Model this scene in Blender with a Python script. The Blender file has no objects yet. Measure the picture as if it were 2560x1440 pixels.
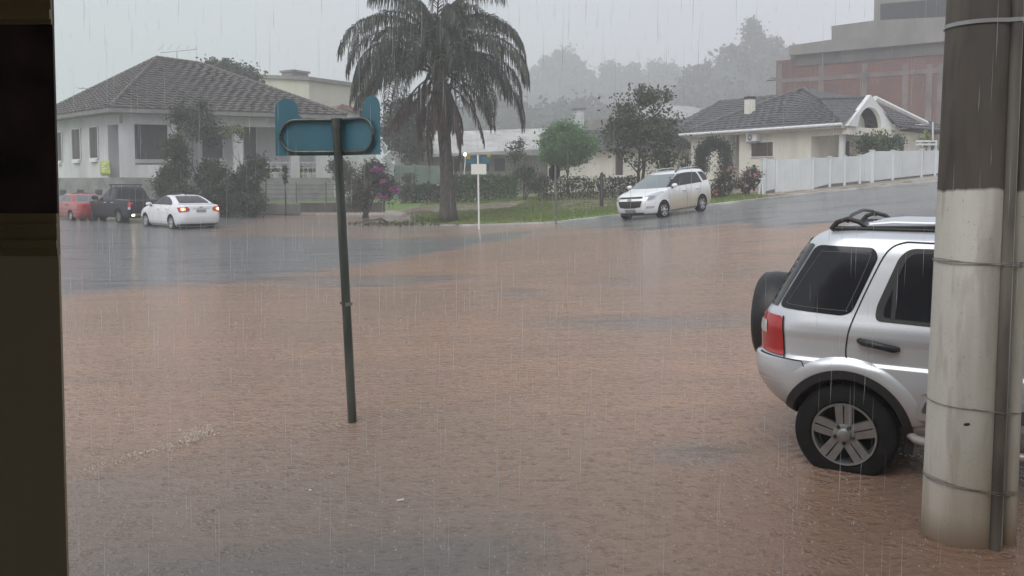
import bpy, bmesh, math, random
import numpy as np
from mathutils import Vector, Matrix, noise

random.seed(7); RNG = np.random.default_rng(7)
S = bpy.context.scene
COL = S.collection
R = math.radians
PI = math.pi

# ------------------------------------------------------------------ camera, sky, sun, exposure
F_PX, PITCH, PY0, CAM_H = 2150.0, R(3.3), 574.0, 1.86       # in pixels of the 2560 x 1440 photograph
cam_d = bpy.data.cameras.new('camera'); cam = bpy.data.objects.new('camera', cam_d); COL.objects.link(cam)
cam.location = (0, 0, CAM_H); cam.rotation_euler = (PI/2 - PITCH, 0, 0)
cam_d.sensor_width = 36.0; cam_d.lens = F_PX/2560*36.0
cam_d.shift_y = -(720-PY0)/2560
cam_d.clip_start = 0.05; cam_d.clip_end = 4000
S.camera = cam

world = bpy.data.worlds.new('World'); S.world = world; world.use_nodes = True
wn = world.node_tree.nodes; wl = world.node_tree.links; wn.clear()
sky = wn.new('ShaderNodeTexSky'); sky.sky_type = 'NISHITA'; sky.sun_disc = False
sky.sun_elevation = R(52); sky.sun_rotation = R(180+28); sky.air_density = 1.0; sky.dust_density = 4.0
hsv = wn.new('ShaderNodeHueSaturation'); hsv.inputs['Saturation'].default_value = 0.25
wl.new(sky.outputs[0], hsv.inputs['Color'])
cl = wn.new('ShaderNodeMix'); cl.data_type = 'RGBA'; cl.inputs[0].default_value = 0.82   # thick overcast over the clear sky
wl.new(hsv.outputs[0], cl.inputs[6]); wtc = wn.new('ShaderNodeTexCoord'); wno = wn.new('ShaderNodeTexNoise'); wno.inputs['Scale'].default_value = 1.6; wno.inputs['Detail'].default_value = 4
wl.new(wtc.outputs['Generated'], wno.inputs[0]); cm = wn.new('ShaderNodeMix'); cm.data_type = 'RGBA'; wl.new(wno.outputs[0], cm.inputs[0])      # soft cloud base
cm.inputs[6].default_value = (5.2, 5.75, 6.75, 1); cm.inputs[7].default_value = (7.5, 7.95, 8.65, 1); wl.new(cm.outputs[2], cl.inputs[7])
bg = wn.new('ShaderNodeBackground'); bg.inputs['Strength'].default_value = 0.075
wl.new(cl.outputs[2], bg.inputs['Color'])
wo = wn.new('ShaderNodeOutputWorld'); wl.new(bg.outputs[0], wo.inputs['Surface'])

sun_d = bpy.data.lights.new('sun', 'SUN'); sun = bpy.data.objects.new('sun', sun_d); COL.objects.link(sun)
sun_d.energy = 1.5; sun_d.angle = R(50); sun_d.color = (1, 0.985, 0.96)
sun.rotation_euler = (R(38), 0, R(-28)); sun.location = (0, 0, 40)

S.view_settings.view_transform = 'Standard'; S.view_settings.look = 'None'
S.view_settings.exposure = 0.62; S.view_settings.gamma = 1.0
S.cycles.use_denoising = True
S.cycles.max_bounces = 8; S.cycles.volume_bounces = 3; S.cycles.transparent_max_bounces = 12
S.cycles.caustics_reflective = False; S.cycles.caustics_refractive = False

# ------------------------------------------------------------------ helpers
def ray(px, py):
    xc = (px-1280)/F_PX; yc = (PY0-py)/F_PX
    return Vector((xc, math.cos(PITCH)+yc*math.sin(PITCH), -math.sin(PITCH)+yc*math.cos(PITCH)))
def at(px, py, Y):
    d = ray(px, py); return Vector((0, 0, CAM_H)) + d*(Y/d.y)
def sstep(t, a, b):
    t = np.clip((t-a)/(b-a), 0, 1); return t*t*(3-2*t)
def Wz(x, y):                                  # height of the street and of the water on it
    x = np.asarray(x, float); y = np.asarray(y, float)
    t = np.minimum(x, 38)+2.5
    return .085*.5*(t+np.sqrt(t*t+.8))*sstep(y, 8, 24)
def Ey(x):                                     # edge of the verge behind the street
    return np.interp(x, [-60, -6.5, -5.2, -4, -2.5, -1, 1.6, 12.6, 40], [46, 46, 42, 35.6, 34.6, 33.2, 30.3, 35.9, 44])
def Nz(x, y):                                  # rise of the ground behind that edge
    x = np.asarray(x, float); y = np.asarray(y, float)
    e = Ey(x)
    right = .10*sstep(y, e, e+.5) + .027*np.clip(y-36, 0, 16)*(1-sstep(x, 3, 10))
    left = .12*sstep(y, 45, 46.5)+.40*sstep(y, 47.5, 51)
    m = sstep(x, -6.5, -4.5)
    return left*(1-m)+right*m
def Gz(x, y):
    x = np.asarray(x, float); y = np.asarray(y, float)
    e = Ey(x); inside = 1-sstep(y, e-.15, e)
    return Wz(x, y)+np.where(inside > .5, -.14, Nz(x, y))
def gz(x, y): return float(Gz(x, y))

MATS = {}
def node(nt, t, **kw):
    n = nt.nodes.new(t)
    for k, v in kw.items(): setattr(n, k, v)
    return n
def mat(name, color, rough=.6, metal=0., spec=.5, var=0., vscale=3., bump=0., bscale=20., coat=0., emit=None, estr=0., color2=None,
        trans=0., stretch=(1, 1, 1), alpha=1., detail=4., coatrough=.08):
    if name in MATS: return MATS[name]
    m = bpy.data.materials.new(name); m.use_nodes = True; nt = m.node_tree; b = nt.nodes['Principled BSDF']
    b.inputs['Base Color'].default_value = (*color, 1); b.inputs['Roughness'].default_value = rough
    b.inputs['Metallic'].default_value = metal; b.inputs['Specular IOR Level'].default_value = spec
    b.inputs['Coat Weight'].default_value = coat; b.inputs['Coat Roughness'].default_value = coatrough
    b.inputs['Alpha'].default_value = alpha
    if emit: b.inputs['Emission Color'].default_value = (*emit, 1); b.inputs['Emission Strength'].default_value = estr
    if var or bump:
        tc = node(nt, 'ShaderNodeTexCoord'); mp = node(nt, 'ShaderNodeMapping'); mp.inputs['Scale'].default_value = stretch
        nt.links.new(tc.outputs['Object'], mp.inputs['Vector'])
    if var:
        n1 = node(nt, 'ShaderNodeTexNoise'); n1.inputs['Scale'].default_value = vscale; n1.inputs['Detail'].default_value = detail
        nt.links.new(mp.outputs[0], n1.inputs['Vector'])
        mr = node(nt, 'ShaderNodeMapRange'); mr.inputs[1].default_value = .3; mr.inputs[2].default_value = .7
        nt.links.new(n1.outputs[0], mr.inputs[0])
        mx = node(nt, 'ShaderNodeMix', data_type='RGBA')
        c2 = color2 or tuple(c*(1-var) for c in color); c1 = color if color2 else tuple(min(1, c*(1+var*.6)) for c in color)
        mx.inputs[6].default_value = (*c1, 1); mx.inputs[7].default_value = (*c2, 1)
        nt.links.new(mr.outputs[0], mx.inputs[0]); nt.links.new(mx.outputs[2], b.inputs['Base Color'])
    if bump:
        n2 = node(nt, 'ShaderNodeTexNoise'); n2.inputs['Scale'].default_value = bscale; n2.inputs['Detail'].default_value = 3
        nt.links.new(mp.outputs[0], n2.inputs['Vector'])
        bp = node(nt, 'ShaderNodeBump'); bp.inputs['Strength'].default_value = bump; bp.inputs['Distance'].default_value = .02
        nt.links.new(n2.outputs[0], bp.inputs['Height']); nt.links.new(bp.outputs[0], b.inputs['Normal'])
    if trans:
        out = nt.nodes['Material Output']; tr = node(nt, 'ShaderNodeBsdfTranslucent'); tr.inputs[0].default_value = (*color, 1)
        ms = node(nt, 'ShaderNodeMixShader'); ms.inputs[0].default_value = trans
        nt.links.new(b.outputs[0], ms.inputs[1]); nt.links.new(tr.outputs[0], ms.inputs[2]); nt.links.new(ms.outputs[0], out.inputs[0])
        if var: nt.links.new(mx.outputs[2], tr.inputs[0])
    MATS[name] = m; return m

def tag(o, label=None, cat=None, group=None, kind=None):
    if label: o['label'] = label
    if cat: o['category'] = cat
    if group: o['group'] = group
    if kind: o['kind'] = kind
    return o
def thing(name, label, cat, loc=(0, 0, 0), rot=None, group=None):
    o = bpy.data.objects.new(name, None); COL.objects.link(o); o.location = loc; o.empty_display_size = .2
    if rot is not None: o.rotation_euler = rot
    return tag(o, label, cat, group)
def copy_tree(o, parent=None):
    c = o.copy(); COL.objects.link(c); c.parent = parent
    for ch in list(o.children): copy_tree(ch, c)
    return c

def link_mesh(name, me, mats, parent=None, smooth=None):
    for m in (mats if isinstance(mats, (list, tuple)) else [mats]): me.materials.append(m)
    if smooth is not None:
        me.polygons.foreach_set('use_smooth', [True]*len(me.polygons))
        if smooth < 180: me.set_sharp_from_angle(angle=R(smooth))
    o = bpy.data.objects.new(name, me); COL.objects.link(o)
    if parent: o.parent = parent
    return o

def world_loc(p):
    v = Vector((0, 0, 0))
    while p: v += p.location; p = p.parent
    return v

class MB:
    def __init__(s): s.v = []; s.f = []; s.m = []
    def add(s, vs, fs, mi=0):
        o = len(s.v); s.v += [tuple(v) for v in vs]; s.f += [[i+o for i in f] for f in fs]; s.m += [mi]*len(fs); return s
    def box(s, c, size, rz=0., mi=0, M=None):
        x, y, z = (d/2 for d in size); vs = [Vector((a*x, b*y, e*z)) for e in (-1, 1) for b in (-1, 1) for a in (-1, 1)]
        m = M or Matrix.Rotation(rz, 3, 'Z'); vs = [m @ v + Vector(c) for v in vs]
        return s.add(vs, [(0, 2, 3, 1), (4, 5, 7, 6), (0, 1, 5, 4), (1, 3, 7, 5), (3, 2, 6, 7), (2, 0, 4, 6)], mi)
    def prism(s, pts, ext, mi=0):
        n = len(pts); e = Vector(ext); a = [Vector(p) for p in pts]; b = [p+e for p in a]
        return s.add(a+b, [list(range(n))[::-1], list(range(n, 2*n))]+[(i, (i+1) % n, (i+1) % n+n, i+n) for i in range(n)], mi)
    def tube(s, path, rad, n=8, mi=0, closed=False, cap=True):
        P = [Vector(p) for p in path]; k = len(P); rad = rad if isinstance(rad, (list, tuple)) else [rad]*k
        vs = []; up = Vector((.013, .021, 1))
        for i, p in enumerate(P):
            t = (P[(i+1) % k]-P[i-1]) if closed else (P[min(i+1, k-1)]-P[max(i-1, 0)])
            t.normalize(); a = t.cross(up)
            if a.length < .08: a = t.cross(Vector((1, .1, 0)))
            a.normalize(); b = t.cross(a)
            vs += [p+(a*math.cos(q)+b*math.sin(q))*rad[i] for q in (2*PI*j/n for j in range(n))]
        fs = []
        for i in range(k if closed else k-1):
            j2 = (i+1) % k
            fs += [(i*n+j, i*n+(j+1) % n, j2*n+(j+1) % n, j2*n+j) for j in range(n)]
        if cap and not closed: fs += [list(range(n))[::-1], [(k-1)*n+j for j in range(n)]]
        return s.add(vs, fs, mi)
    def lathe(s, prof, n=32, c=(0, 0, 0), axis='Z', mi=0, cap=True):
        vs = []
        for r, z in prof:
            for j in range(n):
                q = 2*PI*j/n; a, b = r*math.cos(q), r*math.sin(q)
                vs.append({'Z': (a, b, z), 'Y': (a, z, b), 'X': (z, a, b)}[axis])
        vs = [Vector(v)+Vector(c) for v in vs]; k = len(prof)
        fs = [(i*n+j, i*n+(j+1) % n, (i+1)*n+(j+1) % n, (i+1)*n+j) for i in range(k-1) for j in range(n)]
        if cap: fs += [list(range(n))[::-1], [(k-1)*n+j for j in range(n)]]
        return s.add(vs, fs, mi)
    def build(s, name, mats, parent=None, smooth=None, local=False, bevel=0.):
        off = Vector((0, 0, 0)) if (local or not parent) else world_loc(parent)
        me = bpy.data.meshes.new(name); me.from_pydata([tuple(Vector(v)-off) for v in s.v], [], s.f)
        if any(s.m): me.polygons.foreach_set('material_index', s.m)
        bm = bmesh.new(); bm.from_mesh(me)
        if bevel: bmesh.ops.bevel(bm, geom=list(bm.edges), offset=bevel, segments=2, affect='EDGES', profile=.5)
        bmesh.ops.recalc_face_normals(bm, faces=bm.faces); bm.to_mesh(me); bm.free()
        me.update(); return link_mesh(name, me, mats, parent, smooth)

def np_mesh(name, V, Fq, mats, parent=None, smooth=None, k=4):
    """fast mesh of k-gons from numpy arrays"""
    me = bpy.data.meshes.new(name); V = np.asarray(V, np.float32)
    if parent: V = V-np.array(world_loc(parent), np.float32)
    Fq = np.asarray(Fq, np.int32).reshape(-1, k)
    me.vertices.add(len(V)); me.vertices.foreach_set('co', V.ravel())
    me.loops.add(Fq.size); me.loops.foreach_set('vertex_index', Fq.ravel())
    me.polygons.add(len(Fq)); me.polygons.foreach_set('loop_start', np.arange(0, Fq.size, k, dtype=np.int32))
    me.update(calc_edges=True)
    return link_mesh(name, me, mats, parent, smooth)

def leaves(name, C, size, m, parent=None, aspect=.55, droop=0., jitter=.35):
    """many small leaf-sized quads centred on the points C"""
    C = np.asarray(C); n = len(C)
    a = RNG.normal(size=(n, 3)); a[:, 2] -= droop; a /= np.linalg.norm(a, axis=1)[:, None]
    b = np.cross(a, RNG.normal(size=(n, 3))); b /= np.linalg.norm(b, axis=1)[:, None]+1e-9
    sz = size*(1+jitter*RNG.normal(size=(n, 1))).clip(.35, 2)
    a = a*sz; b = b*sz*aspect
    V = np.stack([C-a*.5, C+b*.5-a*.05, C+a*.5, C-b*.5-a*.05], 1).reshape(-1, 3)
    return np_mesh(name, V, np.arange(4*n), m, parent)

def blob(c, r, n, shell=.45):
    """points in an uneven ellipsoid, more of them towards the outside"""
    d = RNG.normal(size=(n, 3)); d /= np.linalg.norm(d, axis=1)[:, None]
    q = RNG.random(n)**shell
    return np.asarray(c)+d*q[:, None]*np.asarray(r)
def clumps(c, r, k, n, cr, shell=.4, flat=.8):
    """n points gathered in k clumps inside the ellipsoid (c, r)"""
    cc = blob(c, np.asarray(r)*.86, k, shell)
    idx = RNG.integers(0, k, n); sc = (cr*(.6+.8*RNG.random(k)))[idx][:, None]
    return cc[idx]+RNG.normal(size=(n, 3))*sc*np.array([.5, .5, .5*flat])

def limb(mb, p, d, L, r, depth, tips, bend=.25, spread=.6, n=6, kids=(2, 3)):
    P = [Vector(p)]; d = Vector(d).normalized(); rr = [r]
    for i in range(4):
        d = (d+Vector((random.gauss(0, bend), random.gauss(0, bend), random.gauss(0, bend*.6)+.04))*.6).normalized()
        P.append(P[-1]+d*L/4); rr.append(r*(1-.14*(i+1)))
    mb.tube(P, rr, n)
    if depth == 0: tips.append(P[-1]); tips.append(P[2]); return
    for k in range(random.randint(*kids)):
        q = random.choice(P[3:]); nd = (d+Vector((random.gauss(0, spread), random.gauss(0, spread), random.gauss(0.05, spread*.6)))).normalized()
        limb(mb, q, nd, L*random.uniform(.6, .85), rr[-1]*.72, depth-1, tips, bend, spread, max(4, n-1), kids)

class Face:
    """a vertical plane through p0 along dir: (s, z) <-> world; pixel -> (s, z)"""
    def __init__(s, p0, p1):
        s.p = Vector((p0[0], p0[1], 0)); d = Vector((p1[0]-p0[0], p1[1]-p0[1], 0)); s.L = d.length; s.d = d.normalized()
        s.n = Vector((s.d.y, -s.d.x, 0))
        if s.n.dot(s.p) > 0: s.n = -s.n                     # outward = towards the camera
        s.rz = math.atan2(s.d.y, s.d.x)
    def P(s, a, z, off=0.): v = s.p+s.d*a+s.n*off; return Vector((v.x, v.y, z))
    def sz(s, px, py, off=0.):
        d = ray(px, py); o = Vector((0, 0, CAM_H)); t = (s.p+s.n*off-o).dot(s.n)/d.dot(s.n); q = o+d*t
        return (q-s.p).dot(s.d), q.z
    def slab(s, mb, pts, o0, o1, mi=0):
        mb.prism([s.P(a, z, o0) for a, z in pts], s.n*(o1-o0), mi); return mb
    def rect(s, mb, a0, z0, a1, z1, o0, o1, mi=0): return s.slab(mb, [(a0, z0), (a1, z0), (a1, z1), (a0, z1)], o0, o1, mi)
    def pxrect(s, x0, y0, x1, y1):
        xm, ym = (x0+x1)/2, (y0+y1)/2
        return s.sz(x0, ym)[0], s.sz(xm, y1)[1], s.sz(x1, ym)[0], s.sz(xm, y0)[1]

def tile_plane(mb, e0, e1, t1, t0, n, lift=.05, cols=0):
    """a roof plane of n overlapping courses: eave e0-e1, top t0-t1"""
    e0, e1, t0, t1 = (Vector(v) for v in (e0, e1, t0, t1))
    nrm = (e1-e0).cross(((t0+t1)/2-(e0+e1)/2)).normalized()
    if nrm.z < 0: nrm = -nrm
    for i in range(n):
        a, b = i/n, min(1, (i+1.12)/n)
        A0, A1 = e0.lerp(t0, a)+nrm*lift, e1.lerp(t1, a)+nrm*lift
        B0, B1 = e0.lerp(t0, b)+nrm*.004, e1.lerp(t1, b)+nrm*.004
        k = max(1, int((A1-A0).length/.28)) if cols else 1
        top = []; bot = []; low = []
        for j in range(k+1):
            w = nrm*(lift*.9*(j % 2) if cols else 0)+Vector((0, 0, random.uniform(-.008, .008)))
            top.append(B0.lerp(B1, j/k)+w*.6); bot.append(A0.lerp(A1, j/k)+w); low.append(A0.lerp(A1, j/k)-nrm*lift*1.2)
        o = k+1
        mb.add(bot+top+low, [(j, j+1, o+j+1, o+j) for j in range(k)]+[(2*o+j, 2*o+j+1, j+1, j) for j in range(k)])

# ------------------------------------------------------------------ materials
M_LEAF = lambda n, c, v=.5, sc=1.5, tr=.25: mat(n, c, .45, spec=.35, var=v, vscale=sc, trans=tr, detail=6)
m_palm = M_LEAF('palm_green', (.066, .08, .055), .5)
m_palmdead = M_LEAF('palm_dead', (.13, .10, .075), .5, 2, .2)
m_bark = mat('bark', (.085, .072, .06), .75, var=.6, vscale=9, bump=.8, bscale=30, stretch=(1, 1, .5))
m_barkdark = mat('bark_dark', (.05, .043, .037), .7, var=.5, vscale=8, bump=.6, bscale=30)
m_dark = M_LEAF('leaf_dark', (.048, .075, .035)); m_mid = M_LEAF('leaf_mid', (.07, .11, .045)); m_olive = M_LEAF('leaf_olive', (.062, .08, .044))
m_light = M_LEAF('leaf_light', (.145, .27, .115), .4, 1.2, .35); m_hedge = M_LEAF('leaf_hedge', (.085, .15, .045), .5)
m_far = M_LEAF('leaf_far', (.045, .06, .04), .45, .25, .15)
m_pink = mat('petal_pink', (.44, .13, .36), .6, var=.35, trans=.3); m_rose = mat('petal_rose', (.44, .22, .22), .6, var=.35, trans=.3)
m_whitefl = mat('petal_white', (.7, .7, .66), .6)
m_white = mat('white_wall', (.60, .60, .605), .8, var=.24, vscale=.9, stretch=(1, 1, .35), detail=8)
m_cream = mat('cream_wall', (.79, .755, .66), .8, var=.2, vscale=.8, stretch=(1, 1, .3), detail=8)
m_paleblock = mat('pale_block', (.60, .57, .47), .85, var=.12, vscale=.5, stretch=(1, 1, .25), detail=8)
m_grey = mat('grey_block', (.26, .26, .25), .85, var=.3, vscale=1.6, bump=.3, bscale=9)
m_conc = mat('raw_concrete', (.24, .225, .21), .9, var=.3, vscale=.6, stretch=(1, 1, .3), detail=8)
m_shadow = mat('dark_opening', (.02, .02, .022), .5)
m_brown = mat('brown_shutter', (.075, .035, .026), .5, var=.3, vscale=5)
m_shut = mat('grey_shutter', (.085, .082, .08), .6, var=.25, vscale=4, stretch=(3, 3, 1))
m_tile = mat('old_tile', (.115, .103, .095), .75, var=.5, vscale=2.2, detail=8)
m_tiledark = mat('dark_tile', (.085, .082, .085), .55, var=.35, vscale=2.5, detail=8)
m_ridge = mat('ridge_tile', (.14, .125, .115), .75, var=.5, vscale=4)
m_whitepaint = mat('white_paint', (.78, .78, .77), .45, var=.08)
m_metal = mat('grey_metal', (.30, .31, .31), .4, .7, var=.2)
m_glassdark = mat('tinted_glass', (.012, .013, .016), .03, spec=.6)
m_black = mat('black_plastic', (.018, .018, .019), .42, bump=.1, bscale=200)
m_rubber = mat('tyre_rubber', (.012, .0115, .011), .85, spec=.2, var=.3, vscale=14, bump=.15, bscale=60)

# ------------------------------------------------------------------ the setting: ground, street water, kerb, hills
def axis(fine0, fine1, step, lo, hi, grow=1.18):
    a = list(np.arange(fine0, fine1+1e-6, step)); s = step
    while a[-1] < hi: s *= grow; a.append(a[-1]+s)
    s = step
    while a[0] > lo: s *= grow; a.insert(0, a[0]-s)
    return np.array(a)
def sheet(name, xs, ys, zf, m, attr=None):
    X, Y = np.meshgrid(xs, ys); Z = zf(X, Y); nx, ny = len(xs), len(ys)
    V = np.stack([X, Y, Z], -1).reshape(-1, 3)
    i = np.arange(nx-1)[None, :]+nx*np.arange(ny-1)[:, None]
    Fq = np.stack([i, i+1, i+1+nx, i+nx], -1).reshape(-1, 4)
    o = np_mesh(name, V, Fq, m, None, 180)
    if attr:
        for k, fn in attr.items():
            at_ = o.data.attributes.new(k, 'FLOAT', 'POINT'); at_.data.foreach_set('value', fn(X, Y).astype(np.float32).ravel())
    return o

# ground: grass, bare earth and wet mud
gm = bpy.data.materials.new('verge_ground'); gm.use_nodes = True; nt = gm.node_tree; b = nt.nodes['Principled BSDF']
tc = node(nt, 'ShaderNodeTexCoord'); n1 = node(nt, 'ShaderNodeTexNoise'); n1.inputs['Scale'].default_value = 1.3; n1.inputs['Detail'].default_value = 8
nt.links.new(tc.outputs['Object'], n1.inputs[0])
ag = node(nt, 'ShaderNodeAttribute', attribute_name='grass'); ad = node(nt, 'ShaderNodeMath', operation='ADD'); sb = node(nt, 'ShaderNodeMath', operation='SUBTRACT')
nt.links.new(n1.outputs[0], sb.inputs[0]); sb.inputs[1].default_value = .5
mu = node(nt, 'ShaderNodeMath', operation='MULTIPLY'); nt.links.new(sb.outputs[0], mu.inputs[0]); mu.inputs[1].default_value = 1.6
nt.links.new(mu.outputs[0], ad.inputs[0]); nt.links.new(ag.outputs['Fac'], ad.inputs[1])
cr = node(nt, 'ShaderNodeValToRGB'); cr.color_ramp.elements[0].position = .25; cr.color_ramp.elements[0].color = (.30, .24, .185, 1)
cr.color_ramp.elements[1].position = .75; cr.color_ramp.elements[1].color = (.13, .21, .05, 1)
e = cr.color_ramp.elements.new(.5); e.color = (.16, .115, .07, 1)
nt.links.new(ad.outputs[0], cr.inputs[0]); nt.links.new(cr.outputs[0], b.inputs['Base Color'])
rr = node(nt, 'ShaderNodeMapRange'); nt.links.new(ad.outputs[0], rr.inputs[0]); rr.inputs[1].default_value = .2; rr.inputs[2].default_value = .5; rr.inputs[3].default_value = .22; rr.inputs[4].default_value = .8
nt.links.new(rr.outputs[0], b.inputs['Roughness'])
def grass_mask(X, Y):
    e = Ey(X); g = np.full(X.shape, .85)
    path = sstep(Y, 42.2, 43.4)*(1-sstep(Y, 47.5, 49))                     # the muddy footpath between the two grass strips
    path = path*(1-sstep(X, -.8, 1.8))
    g -= .85*path
    g -= .45*sstep(X, -2.5, -4.5)*0 + .45*(1-sstep(X, -5.5, -3.5))*(1-sstep(Y, 47, 49))
    g -= .3*np.exp(-((X+2.6)**2+(Y-35.2)**2)/1.6)
    g -= .35*sstep(Y, e+4.5, e+6.5)*sstep(X, .5, 3)*(1-sstep(X, 9, 13))
    g -= .55*sstep(X, 9, 12)
    g = np.where(Y < e, .1, g)
    return g
ground = sheet('ground', axis(-34, 34, .5, -900, 900), axis(1, 66, .45, -60, 1400), Gz, gm, {'grass': grass_mask}); tag(ground, kind='structure')

# the flood on the street
def dist_noise(X, Y, sc, seed):
    f = np.vectorize(lambda x, y: noise.noise(Vector((x*sc, y*sc*1.6, seed))))
    return f(X, Y)
WX = axis(-26, 26, .25, -120, 90, 1.15); WY = axis(1.3, 40, .25, 1.2, 47)
_X, _Y = np.meshgrid(WX, WY); NZ1 = dist_noise(_X, _Y, .35, 3.1); NZ2 = dist_noise(_X, _Y, 1.1, 8.7); NZ3 = dist_noise(_X, _Y, .16, 5.5)
def mud_mask(X, Y):
    y = Y+NZ1*1.5+NZ2*.5+NZ3*1.2; x = X+NZ1*1.8
    lo = np.interp(x, [-40, -7.2, -5.3, -2.6, .3, 1.5], [11, 13.7, 16.6, 20.2, 25.8, 27]); hi = np.interp(x, [-40, -14, -11, -7, 2], [60, 60, 29.2, 27.6, 27.2])
    left = sstep(y, lo-2.2, lo+1.6)*(1-sstep(y, hi-1.6, hi+1.4))*(1-sstep(x, .8, 3.2))
    b0 = np.interp(x, [0, 2.0, 4.2, 7.1, 30], [29.5, 26, 22.4, 20.4, 16])
    right = sstep(y, b0-.9, b0+1.1)*sstep(x, .6, 2.2)
    film = np.clip(sstep(NZ3+.45*NZ1, .16, .5)*.55*sstep(Y, 5.5, 8), 0, .6)        # thin streaks where the asphalt shows through
    spot = .6*np.exp(-(((X-.15)/.55)**2+((Y-13.6)/.5)**2))+.6*np.exp(-(((X-1.8+.2*Y-2.1)/1.7)**2+((Y-10.9)/.6)**2))+.55*np.exp(-(((X-1.25)/.45)**2+((Y-5.75)/.35)**2))
    grey = .42*sstep(Y, 26.5, 31)*(1-sstep(X, 0, 3))                   # paler, thinner silt in front of the old house
    return 1-np.clip(np.maximum(left*.97+right*.97, grey)+film+spot, 0, 1)
def walk_dim_mask(X, Y):                                    # pavement under water in front of the shop, plus painted near darkening
    e = 6.5+(X+1.25)*.80+NZ2*.06; s = (1-sstep(Y, e-.12, e+.04))*(1-sstep(X, -.9, .6))
    slab = np.exp(-((Y-(3.9+.28*(X+1.0)))/.34)**2)*(1-sstep(X, -.2, .5))*sstep(X, -2.6, -1.6)
    near = .42*(1-sstep(Y+NZ1*.5, 4.2, 7.2))*(1-sstep(X, 0, 1.5))  # nearest water darkened in the colour, as reflection weakens in the steeper view
    return np.clip(near+.34*s*(.7+.6*NZ1)+.55*slab, 0, 1)
wm = bpy.data.materials.new('flood_water'); wm.use_nodes = True; nt = wm.node_tree; b = nt.nodes['Principled BSDF']
tc = node(nt, 'ShaderNodeTexCoord')
def ns(scale, detail, stretch=(1, 1, 1), rough=.5):
    mp = node(nt, 'ShaderNodeMapping'); mp.inputs['Scale'].default_value = stretch; mp.inputs['Rotation'].default_value = (0, 0, R(-14))
    n = node(nt, 'ShaderNodeTexNoise'); n.inputs['Scale'].default_value = scale; n.inputs['Detail'].default_value = detail; n.inputs['Roughness'].default_value = rough
    nt.links.new(tc.outputs['Object'], mp.inputs[0]); nt.links.new(mp.outputs[0], n.inputs[0]); return n
def mixc(f, a, c):
    m = node(nt, 'ShaderNodeMix', data_type='RGBA')
    for k, v in ((0, f), (6, a), (7, c)):
        if isinstance(v, bpy.types.NodeSocket): nt.links.new(v, m.inputs[k])
        else: m.inputs[k].default_value = v if k == 0 else (*v, 1)
    return m.outputs[2]
def mth(op, a, c=None):
    m = node(nt, 'ShaderNodeMath', operation=op)
    for k, v in enumerate((a, c)):
        if v is None: continue
        if isinstance(v, bpy.types.NodeSocket): nt.links.new(v, m.inputs[k])
        else: m.inputs[k].default_value = v
    return m.outputs[0]
def rng(v, a, c, lo=0., hi=1.):
    m = node(nt, 'ShaderNodeMapRange'); nt.links.new(v, m.inputs[0])
    for k, q in enumerate((a, c, lo, hi)): m.inputs[k+1].default_value = q
    return m.outputs[0]
amud = node(nt, 'ShaderNodeAttribute', attribute_name='mud').outputs['Fac']; awalk_dim = node(nt, 'ShaderNodeAttribute', attribute_name='walk_dim').outputs['Fac']
n_flow = ns(.9, 6, (.55, 1.6, 1)); n_big = ns(.22, 4); n_fine = ns(34, 3); n_drop = ns(11, 4, (1, 1.4, 1), .65); n_rip = ns(2.1, 4, (.35, 3.2, 1), .6); n_chop = ns(1.25, 5, (.32, 1.05, 1), .68); n_patch = ns(.16, 3, (.6, 1.2, 1)); n_mid = ns(3.0, 5, (.8, 1.25, 1))
mudcol = mixc(rng(n_flow.outputs[0], .32, .68), (.39, .245, .168), (.315, .208, .15))
mudcol = mixc(rng(n_big.outputs[0], .4, .65), mudcol, (.295, .20, .147))
mudcol = mixc(mth('MULTIPLY', rng(n_drop.outputs[0], .54, .66), .7), mudcol, (.155, .095, .064))
n_spk = ns(30, 3, (1, 1.3, 1), .7); mudcol = mixc(mth('MULTIPLY', rng(n_spk.outputs[0], .60, .70), .38), mudcol, (.60, .47, .37))
mudcol = mixc(mth('MULTIPLY', rng(n_spk.outputs[0], .42, .30), .5), mudcol, (.13, .085, .06))
mudcol = mixc(mth('MULTIPLY', mth('MULTIPLY', rng(n_chop.outputs[0], .54, .66), rng(n_patch.outputs[0], .5, .62)), .6), mudcol, (.16, .135, .115))
mudcol = mixc(awalk_dim, mudcol, (.185, .163, .145))
mudcol = mixc(mth('MULTIPLY', node(nt, 'ShaderNodeAttribute', attribute_name='dark_reflection').outputs['Fac'], .62), mudcol, (.15, .085, .055))      # dark reflection of suv and pole, painted into the water colour
grycol = mixc(rng(n_mid.outputs[0], .35, .7), (.20, .198, .196), (.15, .149, .15)); grycol = mixc(mth('MULTIPLY', mth('MULTIPLY', rng(n_chop.outputs[0], .52, .60), rng(n_patch.outputs[0], .42, .6)), .9), grycol, (.035, .037, .041)); grycol = mixc(mth('MULTIPLY', rng(n_spk.outputs[0], .55, .68), .4), grycol, (.42, .42, .42))  # dark ripple marks: shade of the chop put into the grey colour
edge = mth('ADD', amud, mth('MULTIPLY', mth('SUBTRACT', n_flow.outputs[0], .5), .35))
mudf = rng(edge, .15, .85)
nt.links.new(mixc(mudf, grycol, mudcol), b.inputs['Base Color'])
b.inputs['Roughness'].default_value = .22; b.inputs['IOR'].default_value = 1.33; b.inputs['Specular IOR Level'].default_value = .5
nt.links.new(rng(mudf, 0, 1, .10, .13), b.inputs['Roughness'])
hgt = mth('ADD', mth('ADD', mth('MULTIPLY', n_fine.outputs[0], .5), mth('MULTIPLY', n_rip.outputs[0], .7)), mth('ADD', mth('MULTIPLY', n_drop.outputs[0], 1.5), mth('MULTIPLY', n_mid.outputs[0], 1.6)))
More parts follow.
